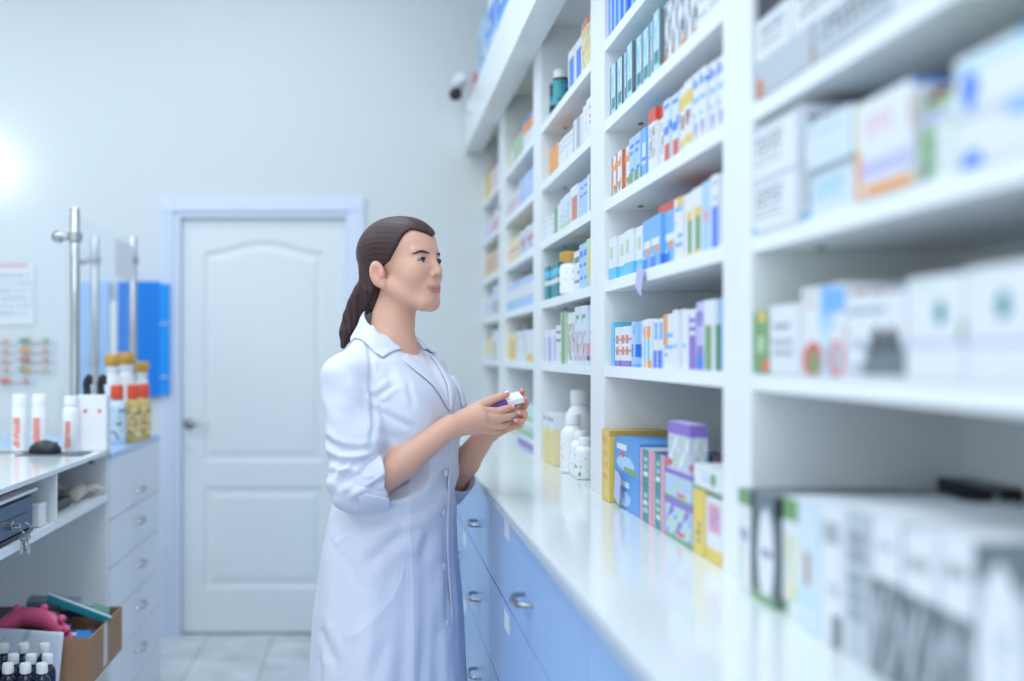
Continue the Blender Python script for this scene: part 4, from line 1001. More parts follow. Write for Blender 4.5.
def relax(V, Q, n=1, lam=.5):
    for _ in range(n):
        acc = np.zeros_like(V); cnt = np.zeros(len(V))
        for i in range(4):
            a, b = Q[:, i], Q[:, (i+1) % 4]
            for c in range(3): acc[:, c] += np.bincount(a, V[b, c], len(V)) + np.bincount(b, V[a, c], len(V))
            cnt += np.bincount(a, minlength=len(V)) + np.bincount(b, minlength=len(V))
        V = V + lam*(acc/np.maximum(cnt,1)[:,None] - V)
    return V
def vnormals(V, Q):
    n = np.cross(V[Q[:,2]]-V[Q[:,0]], V[Q[:,3]]-V[Q[:,1]]); N_ = np.zeros_like(V)
    for i in range(4):
        for c in range(3): N_[:, c] += np.bincount(Q[:, i], n[:, c], len(V))
    return N_/np.maximum(np.linalg.norm(N_, axis=1), 1e-12)[:,None]
def keep_big(V, Q, frac=.02):
    """drop stray specks: label propagation on the mesh"""
    lab = np.arange(len(V))
    for _ in range(400):
        m = lab[Q].min(1); new = lab.copy()
        for i in range(4): np.minimum.at(new, Q[:, i], m)
        new = new[new]
        if (new == lab).all(): break
        lab = new
    u, cnt = np.unique(lab, return_counts=True); good = set(u[cnt > frac*len(V)].tolist())
    mask = np.isin(lab, list(good)); ren = np.cumsum(mask)-1
    return V[mask], ren[Q[mask[Q].all(1)]]
def to_obj(name, V, Q, mat, parent, col=None):
    me = bpy.data.meshes.new(name); me.vertices.add(len(V)); me.loops.add(len(Q)*4); me.polygons.add(len(Q))
    me.vertices.foreach_set('co', V.astype(np.float32).ravel()); me.loops.foreach_set('vertex_index', Q.astype(np.int32).ravel())
    me.polygons.foreach_set('loop_start', np.arange(len(Q), dtype=np.int32)*4)
    me.polygons.foreach_set('use_smooth', np.ones(len(Q), dtype=bool))
    if col is not None:
        a = me.color_attributes.new('Col', 'FLOAT_COLOR', 'POINT'); a.data.foreach_set('color', np.concatenate([col, np.ones((len(col),1))],1).astype(np.float32).ravel())
    me.update(calc_edges=True); me.validate()
    o = link(name, me, mat); adopt(o, parent); return o
# primitives: each returns (fn, lo, hi) in world space
def cap(a, b, ra, rb=None):
    a = np.array(a, float); b = np.array(b, float); rb = ra if rb is None else rb; ab = b-a; L2 = (ab**2).sum()+1e-12
    def fn(X, Y, Z):
        t = np.clip(((X-a[0])*ab[0]+(Y-a[1])*ab[1]+(Z-a[2])*ab[2])/L2, 0, 1)
        return np.sqrt((X-a[0]-t*ab[0])**2+(Y-a[1]-t*ab[1])**2+(Z-a[2]-t*ab[2])**2)-(ra+(rb-ra)*t)
    r = max(ra, rb); return fn, np.minimum(a, b)-r, np.maximum(a, b)+r
class Frame:
    """local frame: origin o, axes f (forward), l (left), u (up)"""
    def __init__(s, o, yaw, pitch=0, roll=0):
        f = np.array([math.cos(yaw)*math.cos(pitch), -math.sin(yaw)*math.cos(pitch), math.sin(pitch)])
        l = np.array([math.sin(yaw), math.cos(yaw), 0.0]); u = np.cross(f, l)
        if roll: l, u = l*math.cos(roll)+u*math.sin(roll), u*math.cos(roll)-l*math.sin(roll)
        s.o = np.array(o, float); s.R = np.stack([f, l, u])
    def loc(s, X, Y, Z):
        X = X-s.o[0]; Y = Y-s.o[1]; Z = Z-s.o[2]; R = s.R
        return X*R[0,0]+Y*R[0,1]+Z*R[0,2], X*R[1,0]+Y*R[1,1]+Z*R[1,2], X*R[2,0]+Y*R[2,1]+Z*R[2,2]
    def w(s, p): return s.o + np.array(p, float) @ s.R
    def ell(s, c, r, pit=0.0, yw=0.0):
        c = np.array(c, float); r = np.array(r, float); cp, sp = math.cos(pit), math.sin(pit); cyw, syw = math.cos(yw), math.sin(yw)
        def fn(X, Y, Z):
            x, y, z = s.loc(X, Y, Z); x = x-c[0]; y = y-c[1]; z = z-c[2]
            if yw: x, y = x*cyw+y*syw, -x*syw+y*cyw
            if pit: x, z = x*cp+z*sp, -x*sp+z*cp
            k0 = np.sqrt((x/r[0])**2+(y/r[1])**2+(z/r[2])**2); k1 = np.sqrt((x/r[0]**2)**2+(y/r[1]**2)**2+(z/r[2]**2)**2)
            return k0*(k0-1)/np.maximum(k1, 1e-6)
        W = s.w(c); R_ = max(r); return fn, W-R_, W+R_
    def cap(s, a, b, ra, rb=None): return cap(s.w(a), s.w(b), ra, rb)
    def fun(s, g, lo, hi):
        c = [s.w((x,y,z)) for x in (lo[0],hi[0]) for y in (lo[1],hi[1]) for z in (lo[2],hi[2])]
        return (lambda X, Y, Z: g(*s.loc(X, Y, Z))), np.min(c, 0), np.max(c, 0)

R_ = math.radians
BO = (.045, 2.58, 0.0); BF = Frame(BO, R_(32))                       # torso frame
HO = (.0745, 2.575, 1.5655); HF = Frame(HO, R_(36), R_(3))           # head frame, origin between the ears at eye height
pp = lambda x, y, Y: np.array(P(x, y, Y))
S_r, E_r, W_r = pp(344,371,2.44), pp(366,489,2.41), pp(449,427,2.43)
S_l, E_l, W_l = pp(421,368,2.70), pp(449,484,2.76), pp(487,433,2.60)
person = empty('person', (BO[0], BO[1], 0), uniq('woman in white coat with dark ponytail, looking up at shelves, holding a small packet'), 'person')

# ---------------- skin: one continuous body
sk = Field(ax((-.15,-.045,.005),(-.045,.40,.0018)), ax((2.34,2.80,.0021)), ax((0,.98,.009),(.98,1.13,.004),(1.13,1.275,.0018),(1.275,1.44,.0035),(1.44,1.70,.0016)))
b = lambda pr, k=.02, op='add': sk.put(pr, k, op)
b(BF.ell((.0,0,1.19),(.10,.135,.20)), .02); b(BF.ell((0,0,.95),(.11,.155,.17)), .05)
for s_ in (-1, 1): b(BF.cap((-.005,.02*s_,1.34),(-.01,.11*s_,1.290), .045,.040), .04)
b(cap(BF.w((.000,0,1.33)), HF.w((-.020,0,-.080)), .057, .0480), .03)
for s_ in (-1, 1):                                                    # legs
    b(BF.cap((0,.085*s_,.86),(.01,.085*s_,.48), .085,.055), .03); b(BF.cap((.01,.085*s_,.48),(-.01,.09*s_,.09), .052,.036), .02); b(BF.cap((-.02,.09*s_,.05),(.14,.10*s_,.03), .036,.026), .02)
b(cap(S_r*.82+E_r*.18, E_r, .043,.038), .03); b(cap(E_r, E_r*.55+W_r*.45, .038,.036), .012); b(cap(E_r*.55+W_r*.45, W_r, .036,.0255), .012)
b(cap(S_l*.82+E_l*.18, E_l, .041,.036), .03); b(cap(E_l, E_l*.55+W_l*.45, .036,.034), .012); b(cap(E_l*.55+W_l*.45, W_l, .034,.0245), .012)
# head
h = lambda c, r, k=.012, op='add', **q: sk.put(HF.ell(c, r, **q), k, op)
h((-.014,0,.022),(.090,.070,.078)); h((.030,0,.030),(.0585,.057,.052),.02)
h((.030,0,-.030),(.056,.0565,.064),.02); h((.032,0,-.080),(.050,.046,.034),.02)
sk.put(HF.cap((.069,-.010,-.103),(.069,.010,-.103), .0185), .018)
for s_ in (-1, 1):
    sk.put(HF.cap((-.002,.052*s_,-.062),(.064,.018*s_,-.103), .017,.015), .022)
    h((.058,.034*s_,-.036),(.024,.024,.030),.028)
    sk.put(HF.cap((.080,.014*s_,.016),(.066,.046*s_,.012), .008,.007), .014)
h((.070,0,-.070),(.0265,.031,.028),.016)
for s_ in (-1, 1): h((.093,.0345*s_,-.006),(.013,.020,.013),.010,'sub')
sk.put(HF.cap((.082,0,.010),(.0975,0,-.030), .0062,.0074), .012)       # nose
h((.0990,0,-.0365),(.0094,.0080,.0076),.007)
for s_ in (-1, 1): h((.0890,.0115*s_,-.0425),(.0090,.0055,.0062),.005)
for s_ in (-1, 1): h((.0945,.0066*s_,-.0480),(.0045,.0028,.0022),.002,'sub')
for s_ in (-1, 1):                                                    # eyelids and their opening
    h((.0690,.0340*s_,-.0085),(.0140,.0152,.0136),.005)
for s_ in (-1, 1): h((.0828,.0350*s_,-.0088),(.0130,.0140,.0056),.0012,'sub', yw=.35*s_)
h((.0740,0,-.0698),(.0240,.0275,.0044),.003); h((.0735,0,-.0782),(.0240,.0235,.0050),.0025)
h((.094,0,-.0875),(.005,.014,.004),.006,'sub'); h((.0985,0,-.0565),(.0035,.0028,.0055),.004,'sub')
for s_ in (-1, 1):                                                    # ears
    h((-.018,.0755*s_,-.034),(.0190,.0085,.0315),.006, pit=.20, yw=-.25*s_); h((-.008,.070*s_,-.059),(.009,.008,.011),.006)
    h((-.0165,.0865*s_,-.031),(.0110,.0085,.0185),.003,'sub', pit=.18, yw=-.25*s_); h((-.005,.078*s_,-.036),(.006,.005,.010),.004)

# hands -------------------------------------------------------------
def chain(pts, rs, k=.004):
    for (a, b_), (ra, rb) in zip(zip(pts, pts[1:]), zip(rs, rs[1:])): sk.put(cap(a, b_, ra, rb), .0015 if a is not pts[0] else k)
# right hand (near): palm
k1, k2, k3, k4 = pp(480,411,2.455), pp(482,417.5,2.447), pp(481,423.5,2.452), pp(478,429,2.462)     # knuckles index..little
for kk, r in ((k1,.0135),(k2,.0135),(k3,.013),(k4,.012)): sk.put(cap(W_r*.85+kk*.15, kk, .0195, r), .012)
thumb = [pp(460,418,2.462), pp(479,406.5,2.478), pp(493.5,399.5,2.492), pp(506.5,394.5,2.500)]
chain(thumb, [.0165,.0125,.0100,.0078], .012)
chain([k1, pp(497,411.5,2.470), pp(505,409,2.480), pp(512,406.5,2.490)], [.0110,.0092,.0082,.0068])
chain([k2, pp(500,418.5,2.468), pp(509,416.5,2.484), pp(514,413.5,2.498)], [.0112,.0094,.0084,.0070])
chain([k3, pp(497,426,2.472), pp(505,425,2.490), pp(508,422,2.505)], [.0108,.0090,.0080,.0068])
chain([k4, pp(491,431.5,2.478), pp(497,431,2.492), pp(500,428,2.504)], [.0096,.0080,.0072,.0060])
# left hand (behind and under the packet)
m1, m2, m3, m4 = pp(505,409,2.565), pp(508,415,2.555), pp(509,421,2.545), pp(508,427,2.538)
for kk, r in ((m1,.013),(m2,.013),(m3,.0125),(m4,.0115)): sk.put(cap(W_l*.85+kk*.15, kk, .0185, r), .012)
chain([m1, pp(517.5,402,2.560), pp(521,396,2.548), pp(522,391,2.534)], [.0110,.0090,.0080,.0066])
chain([m2, pp(522.5,409,2.545), pp(525.5,403.5,2.532), pp(525,399.5,2.518)], [.0112,.0092,.0082,.0068])
chain([m3, pp(523,418,2.535), pp(524.5,413.5,2.517), pp(518.5,412,2.508)], [.0108,.0090,.0080,.0068])
chain([m4, pp(519.5,425.5,2.527), pp(521.5,421.5,2.512), pp(516,420,2.503)], [.0098,.0082,.0073,.0060])
chain([pp(492,428,2.585), pp(498,415,2.580), pp(505,406,2.570), pp(510,400,2.556)], [.0150,.0118,.0098,.0076], .012)
V, Q = sk.mesh('body'); V, Q = keep_big(V, Q); V = relax(V, Q, 1, .4)
# skin colour: lips, cheeks, ear, finger tips
hx_, hy_, hz_ = HF.loc(V[:,0], V[:,1], V[:,2])
base = np.array(rgb(228,176,152)); col = np.tile(base, (len(V),1))
def blend(mask, c): 
    global col
    col = col*(1-mask[:,None]) + np.array(c)*mask[:,None]
def gm(cx, cy, cz, rx, ry, rz, soft=.5):
    d = np.sqrt(((hx_-cx)/rx)**2+((np.abs(hy_)-cy)/ry)**2+((hz_-cz)/rz)**2); return np.clip((1-d)/soft, 0, 1)
inhead = (hz_ > -.16) & (np.abs(hx_) < .2) & (np.abs(hy_) < .12)
blend(.22*gm(.075,.040,-.040,.035,.030,.028,1)*inhead, rgb(228,140,130))
blend(.35*gm(.105,0,-.038,.014,.014,.014,1)*inhead, rgb(226,148,136))
blend(.45*gm(-.016,.080,-.034,.024,.02,.034,1)*inhead, rgb(226,130,112))
lip = np.clip(1.25-np.minimum(np.sqrt(((hy_)/.0262)**2+((hz_+.0700)/.0043)**2), np.sqrt(((hy_)/.0225)**2+((hz_+.0780)/.0045)**2)), 0, .25)/.25*(hx_ > .078)*inhead
blend(.75*lip, rgb(198,112,110))
blend(.8*np.clip(1-np.abs(hz_+.0742+.03*np.abs(hy_)*0)/.0013,0,1)*(np.abs(hy_) < .0285)*(hx_ > .07)*inhead, rgb(132,66,70))
hand = (V[:,0] > .20) & (V[:,2] > 1.10) & (V[:,2] < 1.30)
tips = [thumb[-1], pp(512,406.5,2.49), pp(522,391,2.534), pp(525,399.5,2.518), pp(518,412,2.508), pp(516,420,2.503)]
for t_ in tips:
    d = np.linalg.norm(V-t_, axis=1); blend(.55*np.clip(1.3-d/.016,0,1)*hand, rgb(232,130,112))
M['skin'] = attr_material('skin', .45, .35, sss=.12)
to_obj('body', V, Q, M['skin'], person, col)

# eyes
M['eyewhite'] = material('eye_white', rgb(206,206,210), .2); M['iris'] = material('grey_blue_iris', rgb(54,70,90), .15); M['pupil'] = material('pupil', (.01,.01,.012), .1)
M['lash'] = material('dark_lash', (.02,.014,.014), .6); M['brow'] = material('brow_hair', rgb(70,48,46), .7)
def eye(s_):
    c = np.array((.0698,.0340*s_,-.0085)); g = Vector((1, 0, .10)).normalized(); r = .0125
    e_bm = bmesh.new(); bmesh.ops.create_uvsphere(e_bm, u_segments=32, v_segments=20, radius=r)
    for v in e_bm.verts: v.co = Vector(HF.w(c + np.array(v.co)))
    eo = from_bm('eyeball', e_bm, M['eyewhite'], None, smooth=True); adopt(eo, person)
    for nm, rr, dd, mt_ in (('iris', .0066, .0006, M['iris']), ('pupil', .0026, .0010, M['pupil'])):
        bm = bmesh.new(); cen = bm.verts.new(Vector(HF.w(c + (r+dd)*np.array(g)))); ring = []
        u = g.cross(Vector((0,1,0))).normalized(); v_ = g.cross(u)
        rings = []
        for q in (.5, 1.0):
            rr_ = rr*q; hgt = math.sqrt(max((r+dd)**2-rr_**2, 0))
            rings.append([bm.verts.new(Vector(HF.w(c + np.array(g*hgt + u*rr_*math.cos(t) + v_*rr_*math.sin(t))))) for t in [2*math.pi*i/24 for i in range(24)]])
        for i in range(24): bm.faces.new((cen, rings[0][i], rings[0][(i+1)%24])); bm.faces.new((rings[0][i], rings[1][i], rings[1][(i+1)%24], rings[0][(i+1)%24]))
        adopt(from_bm(nm, bm, mt_, None, smooth=True), eo)
    # upper lash line follows the opening
    pts = []
    for i in range(13):
        t = i/12; y = (.0215+.0262*t)*s_; z = -.0025 - .0062*((t-.45)*2)**2 - .0008; x = .0690+math.sqrt(max(.0154**2-(y-.0340*s_)**2-(z+.0085)**2, 0))
        pts.append(HF.w((x, y, z)))
    adopt(from_bm('eyelashes', tube_bm(pts, [.0005+.0012*math.sin(math.pi*(i+.8)/14) for i in range(13)], 6), M['lash'], None, smooth=True), person)
for s_ in (-1, 1): eye(s_)
def skin_x(y, z, off=0.0):
    """front of the face at local (y,z)"""
    p = np.array([HF.w((x, y, z)) for x in np.linspace(.13, .03, 120)])
    for i, q in enumerate(p):
        ii = [min(len(a)-2, max(0, int(np.searchsorted(a, v))-1)) for a, v in zip(sk.a, q)]
        fr = [(v-a[k_])/(a[k_+1]-a[k_]) for a, v, k_ in zip(sk.a, q, ii)]
        val = 0
        for dx in (0,1):
            for dy in (0,1):
                for dz_ in (0,1): val += sk.f[ii[0]+dx, ii[1]+dy, ii[2]+dz_]*(fr[0] if dx else 1-fr[0])*(fr[1] if dy else 1-fr[1])*(fr[2] if dz_ else 1-fr[2])
        if val < 0: return .13-.1*i/119+off
    return .06
for s_ in (-1, 1):
    pts = []
    for i in range(11):
        t = i/10; y = (.016+.037*t)*s_; z = .0075+.0045*math.sin(math.pi*min(1,t*1.05)**1.4)-.002*t
        pts.append(HF.w((skin_x(y, z, .0002), y, z)))
    adopt(from_bm('eyebrow', tube_bm(pts, [.0009+.0019*math.sin(math.pi*(.12+.80*(1-i/10))) for i in range(11)], 8), M['brow'], None, smooth=True), person)

# ---------------- hair
hr_ = Field(ax((-.12,.20,.0022)), ax((2.42,2.76,.0024)), ax((1.30,1.71,.0022)))
def hair_cap(x, y, z):
    def el(c, r):
        k0 = np.sqrt(((x-c[0])/r[0])**2+((y-c[1])/r[1])**2+((z-c[2])/r[2])**2); k1 = np.sqrt(((x-c[0])/r[0]**2)**2+((y-c[1])/r[1]**2)**2+((z-c[2])/r[2]**2)**2); return k0*(k0-1)/np.maximum(k1,1e-6)
    d1 = el((-.016,0,.023),(.1005,.0800,.0830)); d2 = el((.030,0,.032),(.0612,.0620,.0590)); k = .02
    hh = np.clip(.5+.5*(d1-d2)/k,0,1); d = d1*(1-hh)+d2*hh-k*hh*(1-hh)
    d3 = el((-.062,0,-.030),(.042,.050,.052)); hh = np.clip(.5+.5*(d-d3)/k,0,1); d = d*(1-hh)+d3*hh-k*hh*(1-hh)
    ay = np.abs(y)
    A = z-(.047+.40*ay)
    xs_ = np.interp(np.asarray(z, dtype=float), [-.09,-.05,-.035,-.018,-.004,.026,.054,.068,.09], [-.060,-.044,-.036,-.012,.012,.034,.048,.064,.09])
    Bq = xs_-x
    keep = np.maximum(A, Bq)
    strands = .0004*np.sin(ay*260+z*40)*np.clip((z+.02)/.05,0,1)
    return np.maximum(d+strands, -keep*.8)
hr_.put(HF.fun(hair_cap, (-.13,-.10,-.10), (.12,.10,.13)), .002)
tie = HF.w((-.100,0,-.058))
pt = [tie, pp(363,292,2.62), pp(358.5,304,2.635), pp(353,318,2.64), pp(347.5,332,2.635), pp(343,346,2.63)]
rs = [.0150,.0185,.0215,.0205,.0155,.0070]
hr_.put(cap(HF.w((-.050,-.036,-.050)), HF.w((-.052,-.030,-.105)), .022, .012), .015); hr_.put(cap(HF.w((-.050,.036,-.050)), HF.w((-.052,.030,-.100)), .022, .012), .015)
hr_.put(cap(pp(366,288,2.60), pp(364,308,2.62), .018, .014), .014); hr_.put(cap(pp(371,290,2.56), pp(369,308,2.60), .015, .012), .014)
for i in range(len(pt)-1): hr_.put(cap(pt[i], pt[i+1], rs[i], rs[i+1]), .022 if i else .008)
hr_.put(cap(HF.w((-.06,-.03,-.03)), tie, .034, .015), .02); hr_.put(cap(HF.w((-.06,.03,-.03)), tie, .034, .015), .02)
for s_ in (-1,1): hr_.put(cap(HF.w((-.055,.048*s_,-.045)), tie, .014, .012), .015)
Vh, Qh = hr_.mesh('hair'); Vh, Qh = keep_big(Vh, Qh); Vh = relax(Vh, Qh, 1, .4)
# strand relief runs back over the head and down the tail
x_, y_, z_ = HF.loc(Vh[:,0], Vh[:,1], Vh[:,2]); Nh = vnormals(Vh, Qh)
ang = np.arctan2(z_+.03, np.abs(y_)+.02)
rel = np.where(z_ > -.07, np.sin(ang*95+x_*30)*.6+np.sin(ang*181-x_*55)*.4, np.sin((x_*.6+y_)*700)*1.5)
Vh = Vh + Nh*(rel*.00028)[:,None]
tone = np.clip(.35+.35*(.5*np.sin(ang*61+x_*24)+.5*np.sin(ang*133-x_*30+.7))+.3*np.clip((-x_-.03)/.06,0,1),0,1)
tone = np.where(z_ > -.07, tone, (.5+.5*np.sin((x_*.6+y_)*420+z_*30))*.55)
hc = np.array(rgb(42,28,34))[None]*(1-tone[:,None])+np.array(rgb(88,56,52))[None]*tone[:,None]
M['hair'] = attr_material('dark_brown_hair', .48, .35)
ho = to_obj('hair', Vh, Qh, M['hair'], person, hc)
o = from_bm('hair_tie', torus_bm((0,0,0), .017, .0045, 'Y', 20), M['black'], None, smooth=True)
d_ = Vector(pt[1]-pt[0]).normalized(); q_ = Vector((0,1,0)).rotation_difference(d_)
o.data.transform(Matrix.Translation(Vector(tie*.8+pt[1]*.2)) @ q_.to_matrix().to_4x4()); adopt(o, ho)

# ---------------- coat
ZS = [.30,.50,.575,.735,.88,.95,1.03,1.12,1.20,1.27,1.33,1.375,1.42]
CX = [.003,.003,.004,.002,.004,.010,.020,.026,.030,.022,.008,-.006,-.012]
CA = [.170,.168,.163,.156,.142,.136,.128,.128,.130,.118,.090,.058,.030]
CB = [.232,.222,.213,.203,.188,.177,.164,.163,.168,.170,.150,.085,.030]
def coat_torso(x, y, z):
    z = np.asarray(z, dtype=float)
    cx = np.interp(z, ZS, CX); a = np.interp(z, ZS, CA); b_ = np.interp(z, ZS, CB)
    fx = x-cx; k0 = (np.abs(fx/a)**2.2+np.abs(y/b_)**2.2)**(1/2.2); d = (k0-1)*np.minimum(a, b_)
    for s_ in (-1, 1):                                            # bust
        db = np.sqrt(((x-.085)/1.0)**2+((y-.065*s_))**2+((z-1.215)/1.15)**2)-.066; k = .04
        h_ = np.clip(.5+.5*(d-db)/k,0,1); d = d*(1-h_)+db*h_-k*h_*(1-h_)
    return np.maximum(d, (z-1.405))*.92
def coat_local_x(y, z, off=0.0):
    lo, hi = .0, .30
    for _ in range(28):
        m = (lo+hi)/2
        if coat_torso(np.array(m), np.array(y), np.array(z)) < 0: lo = m
        else: hi = m
    return lo+off
ct = Field(ax((-.17,.30,.0030)), ax((2.28,2.62,.0030),(2.62,2.90,.0045)), ax((.46,1.0,.0040),(1.0,1.46,.0030)))
ct.put(BF.fun(coat_torso, (-.20,-.25,.40), (.22,.25,1.42)), .004, pad=.02)
for s_ in (-1, 1): ct.put(BF.cap((-.010,.045*s_,1.365),(-.012,.126*s_,1.314), .039,.042), .035)
# shoulders and sleeves
cuffA_r, cuffB_r = pp(356,485,2.405), pp(384,480,2.41)
cuffA_l, cuffB_l = pp(447,488,2.76), pp(459,476,2.71)
def sleeve(S, E, cA, cB, r0, r1, r2):
    ct.put(cap(S, S*.80+E*.20, r0, r0), .030); ct.put(cap(S, S*.45+E*.55, r0, r1), .012); ct.put(cap(S*.45+E*.55, cA, r1, r2), .010); ct.put(cap(cA, cA*.35+cB*.65, r2, r2*.98), .02)
sleeve(S_r+np.array((.002,.004,-.018)), E_r, cuffA_r, cuffB_r, .054, .066, .058)
sleeve(S_l, E_l, cuffA_l, cuffB_l, .056, .052, .045)
# hollow the sleeves' ends and the skirt, open the V of the neck
for cA, cB, r in ((cuffA_r, cuffB_r, .050), (cuffA_l, cuffB_l, .0375)):
    ct.put(cap(cA, cA+(cB-cA)*2.2, r, r), .004, 'sub')
ct.put(BF.fun(lambda x, y, z: np.maximum(coat_torso(x, y, z)+.012, z-.95), (-.2,-.25,.3), (.2,.25,.97)), .004, 'sub')
def vneck(x, y, z):
    hw = np.clip((np.asarray(z, float)-1.214)/.155, 0, 1.2)*.060
    return np.maximum(np.maximum(np.abs(y)-hw, -(x-.0)), 1.212-z)*.8
ct.put(BF.fun(vneck, (-.0,-.08,1.20), (.24,.08,1.45)), .004, 'sub')
ct.put(BF.cap((-.003,0,1.36),(.0,0,1.50), .057,.058), .006, 'sub')
Vc, Qc = ct.mesh('coat'); Vc, Qc = keep_big(Vc, Qc); Vc = relax(Vc, Qc, 3, .5); Nc = vnormals(Vc, Qc)
x_, y_, z_ = BF.loc(Vc[:,0], Vc[:,1], Vc[:,2]); th = np.arctan2(y_, x_-.01)
def seg_w(a, b_, r):
    ab = b_-a; t = np.clip(((Vc-a)@ab)/(ab@ab), 0, 1); return np.clip(1-np.linalg.norm(Vc-a-t[:,None]*ab, axis=1)/r, 0, 1), t
disp = np.zeros(len(Vc))
torso = np.abs(coat_torso(x_, y_, z_)) < .03
sk_w = np.clip((.98-z_)/.35, 0, 1)
disp += torso*sk_w*(.0060*np.sin(th*5+1.0+z_*1.5)+.0035*np.sin(th*11+z_*4)+.0012*np.sin(th*23-z_*9))
disp += torso*1.6*(.0022*np.sin(z_*46+th*3.0)*np.exp(-((z_-1.07)/.07)**2)+.0016*np.sin(z_*80-th*5+2)*np.exp(-((z_-1.04)/.06)**2))
disp += torso*.0032*np.sin(th*9+z_*22)*np.exp(-((z_-1.23)/.10)**2)
# armpit and elbow creases on the near sleeve
for (S, E, c) in ((S_r, E_r, cuffA_r), (S_l, E_l, cuffA_l)):
    wv, t = seg_w(S, E, .12); u = (Vc-S) @ ((E-S)/np.linalg.norm(E-S)); side = Vc[:,0]-S[0]
    disp += np.clip((wv-.2)*4, 0, 1)*1.7*(.0030*np.sin(u*95+side*55)*np.exp(-((u-.235)/.055)**2)+.0022*np.sin(u*150-side*60+1)*np.exp(-((u-.25)/.05)**2)+.0018*np.sin(side*60+u*25)*np.exp(-((u-.12)/.08)**2)+.0018*np.sin(u*70-side*80)*np.exp(-((u-.04)/.05)**2))
# seams: narrow grooves down the front and back panels
for t0 in (.95, 2.25): disp -= torso*(z_ < 1.22)*.0026*np.exp(-((th-t0-.12*(z_-.9))/.012)**2)
arm_eye = np.abs(np.linalg.norm((Vc-S_r)*np.array([1,1,.9]), axis=1)-.078); disp -= .0010*np.exp(-(arm_eye/.003)**2)*(z_ > 1.30)
# the folds and stitched seams of the near side, each a line across the cloth: (points, height, width, lip)
fold_px = VX + F*Vc[:,0]/Vc[:,1]; fold_py = VY - F*(Vc[:,2]-CZ)/Vc[:,1]; facing = np.clip(-Nc[:,1]*1.6+.1, 0, 1)
FOLDS = [([(366,338),(371,356),(372.2,374),(372.8,397),(373.4,427),(370,446)], -.0045, 2.6, .3),
 ([(321.7,434),(330,443),(342,449),(358,451),(373,449)], -.0062, 3.2, .6), ([(327.6,459),(340,463),(354,465),(373,455)], -.0055, 3.0, .6),
 ([(332,477),(338,468),(345,462),(358.5,460.7)], -.0050, 2.8, .6), ([(354,461),(352,474)], -.0050, 2.5, .4), ([(339.4,489),(342,475)], -.0045, 2.5, .5), ([(346,496),(356,486),(366,483)], -.0035, 2.8, .5),
 ([(371.7,391.7),(382,405)], -.0042, 2.6, .6), ([(373,399),(386,390),(393.7,384)], -.0040, 2.8, .6), ([(374.6,409),(398,421),(411,427)], -.0035, 3.4, .6), ([(407,383),(413,406)], -.0025, 2.6, .5), ([(386,368),(398,397)], -.0030, 4, .5), ([(376,430),(396,440)], -.0025, 3.5, .5),
 ([(325,392),(336,408),(350,418)], -.0018, 5, .5), ([(330,372),(345,384)], -.0014, 5, .4),
 ([(343.9,639.6),(361,631.6),(379.8,614),(393,598),(402,580),(406,553)], .0024, 2.2, -.4), ([(346.5,535),(346,580),(344,633),(340,690),(339,760)], .0020, 1.9, -.4),
 ([(409,440),(410,500),(410,540),(413,580),(414,681),(415,780)], .0020, 1.8, -.4),
 ([(366.5,566),(386,547),(406,532)], -.0045, 6, .6), ([(334.6,545),(350.5,533)], .0035, 4, -.5), ([(422,560),(431.6,532)], -.0040, 5, .5), ([(441,640),(449,580)], -.0045, 5, .6), ([(318.6,627),(334.6,665)], -.0040, 5, .6),
 ([(420,700),(428,620)], -.0030, 6, .5), ([(365,700),(385,640)], -.0030, 7, .5), ([(395,520),(420,512),(440,500)], -.0025, 5, .5), ([(350,560),(362,590)], -.0022, 5, .5), ([(430,470),(448,462)], -.0025, 4, .5)]
for pts_, amp, wd, lip_ in FOLDS:
    best = np.full(len(Vc), 1e9); tt_ = np.zeros(len(Vc)); n_ = len(pts_)-1
    for i_ in range(n_):
        ax_, ay_ = pts_[i_]; bx_, by_ = pts_[i_+1]; dx_, dy_ = bx_-ax_, by_-ay_
        t_ = np.clip(((fold_px-ax_)*dx_+(fold_py-ay_)*dy_)/(dx_*dx_+dy_*dy_), 0, 1); dd = np.hypot(fold_px-ax_-t_*dx_, fold_py-ay_-t_*dy_)
        m_ = dd < best; best = np.where(m_, dd, best); tt_ = np.where(m_, (i_+t_)/n_, tt_)
    taper = np.clip(np.minimum(tt_, 1-tt_)*5+.25, 0, 1)
    disp += facing*taper*amp*(np.exp(-(best/wd)**2)-lip_*np.exp(-((best-2.1*wd)/(wd*1.1))**2))
Vc = Vc+Nc*disp[:,None]; Vc = relax(Vc, Qc, 1, .4)
M['coat'] = material('white_coat_cotton', (.74,.75,.86), .8, noise=(300,.03), bump=(900,.15))
coat = to_obj('lab_coat', Vc, Qc, M['coat'], person)

def strip(name, rows, thick, mat, parent, sub=0):
    """rows: list of equal-length point lists"""
    bm = bmesh.new(); g = [[bm.verts.new(Vector(p)) for p in r] for r in rows]
    for a, b_ in zip(g, g[1:]):
        for i in range(len(a)-1): bm.faces.new((a[i], a[i+1], b_[i+1], b_[i]))
    bmesh.ops.recalc_face_normals(bm, faces=bm.faces)
    o = from_bm(name, bm, mat, None, smooth=True); adopt(o, parent)
    m = o.modifiers.new('thick', 'SOLIDIFY'); m.thickness = thick; m.offset = 0
    if sub: m = o.modifiers.new('sub', 'SUBSURF'); m.levels = sub; m.render_levels = sub
    return o
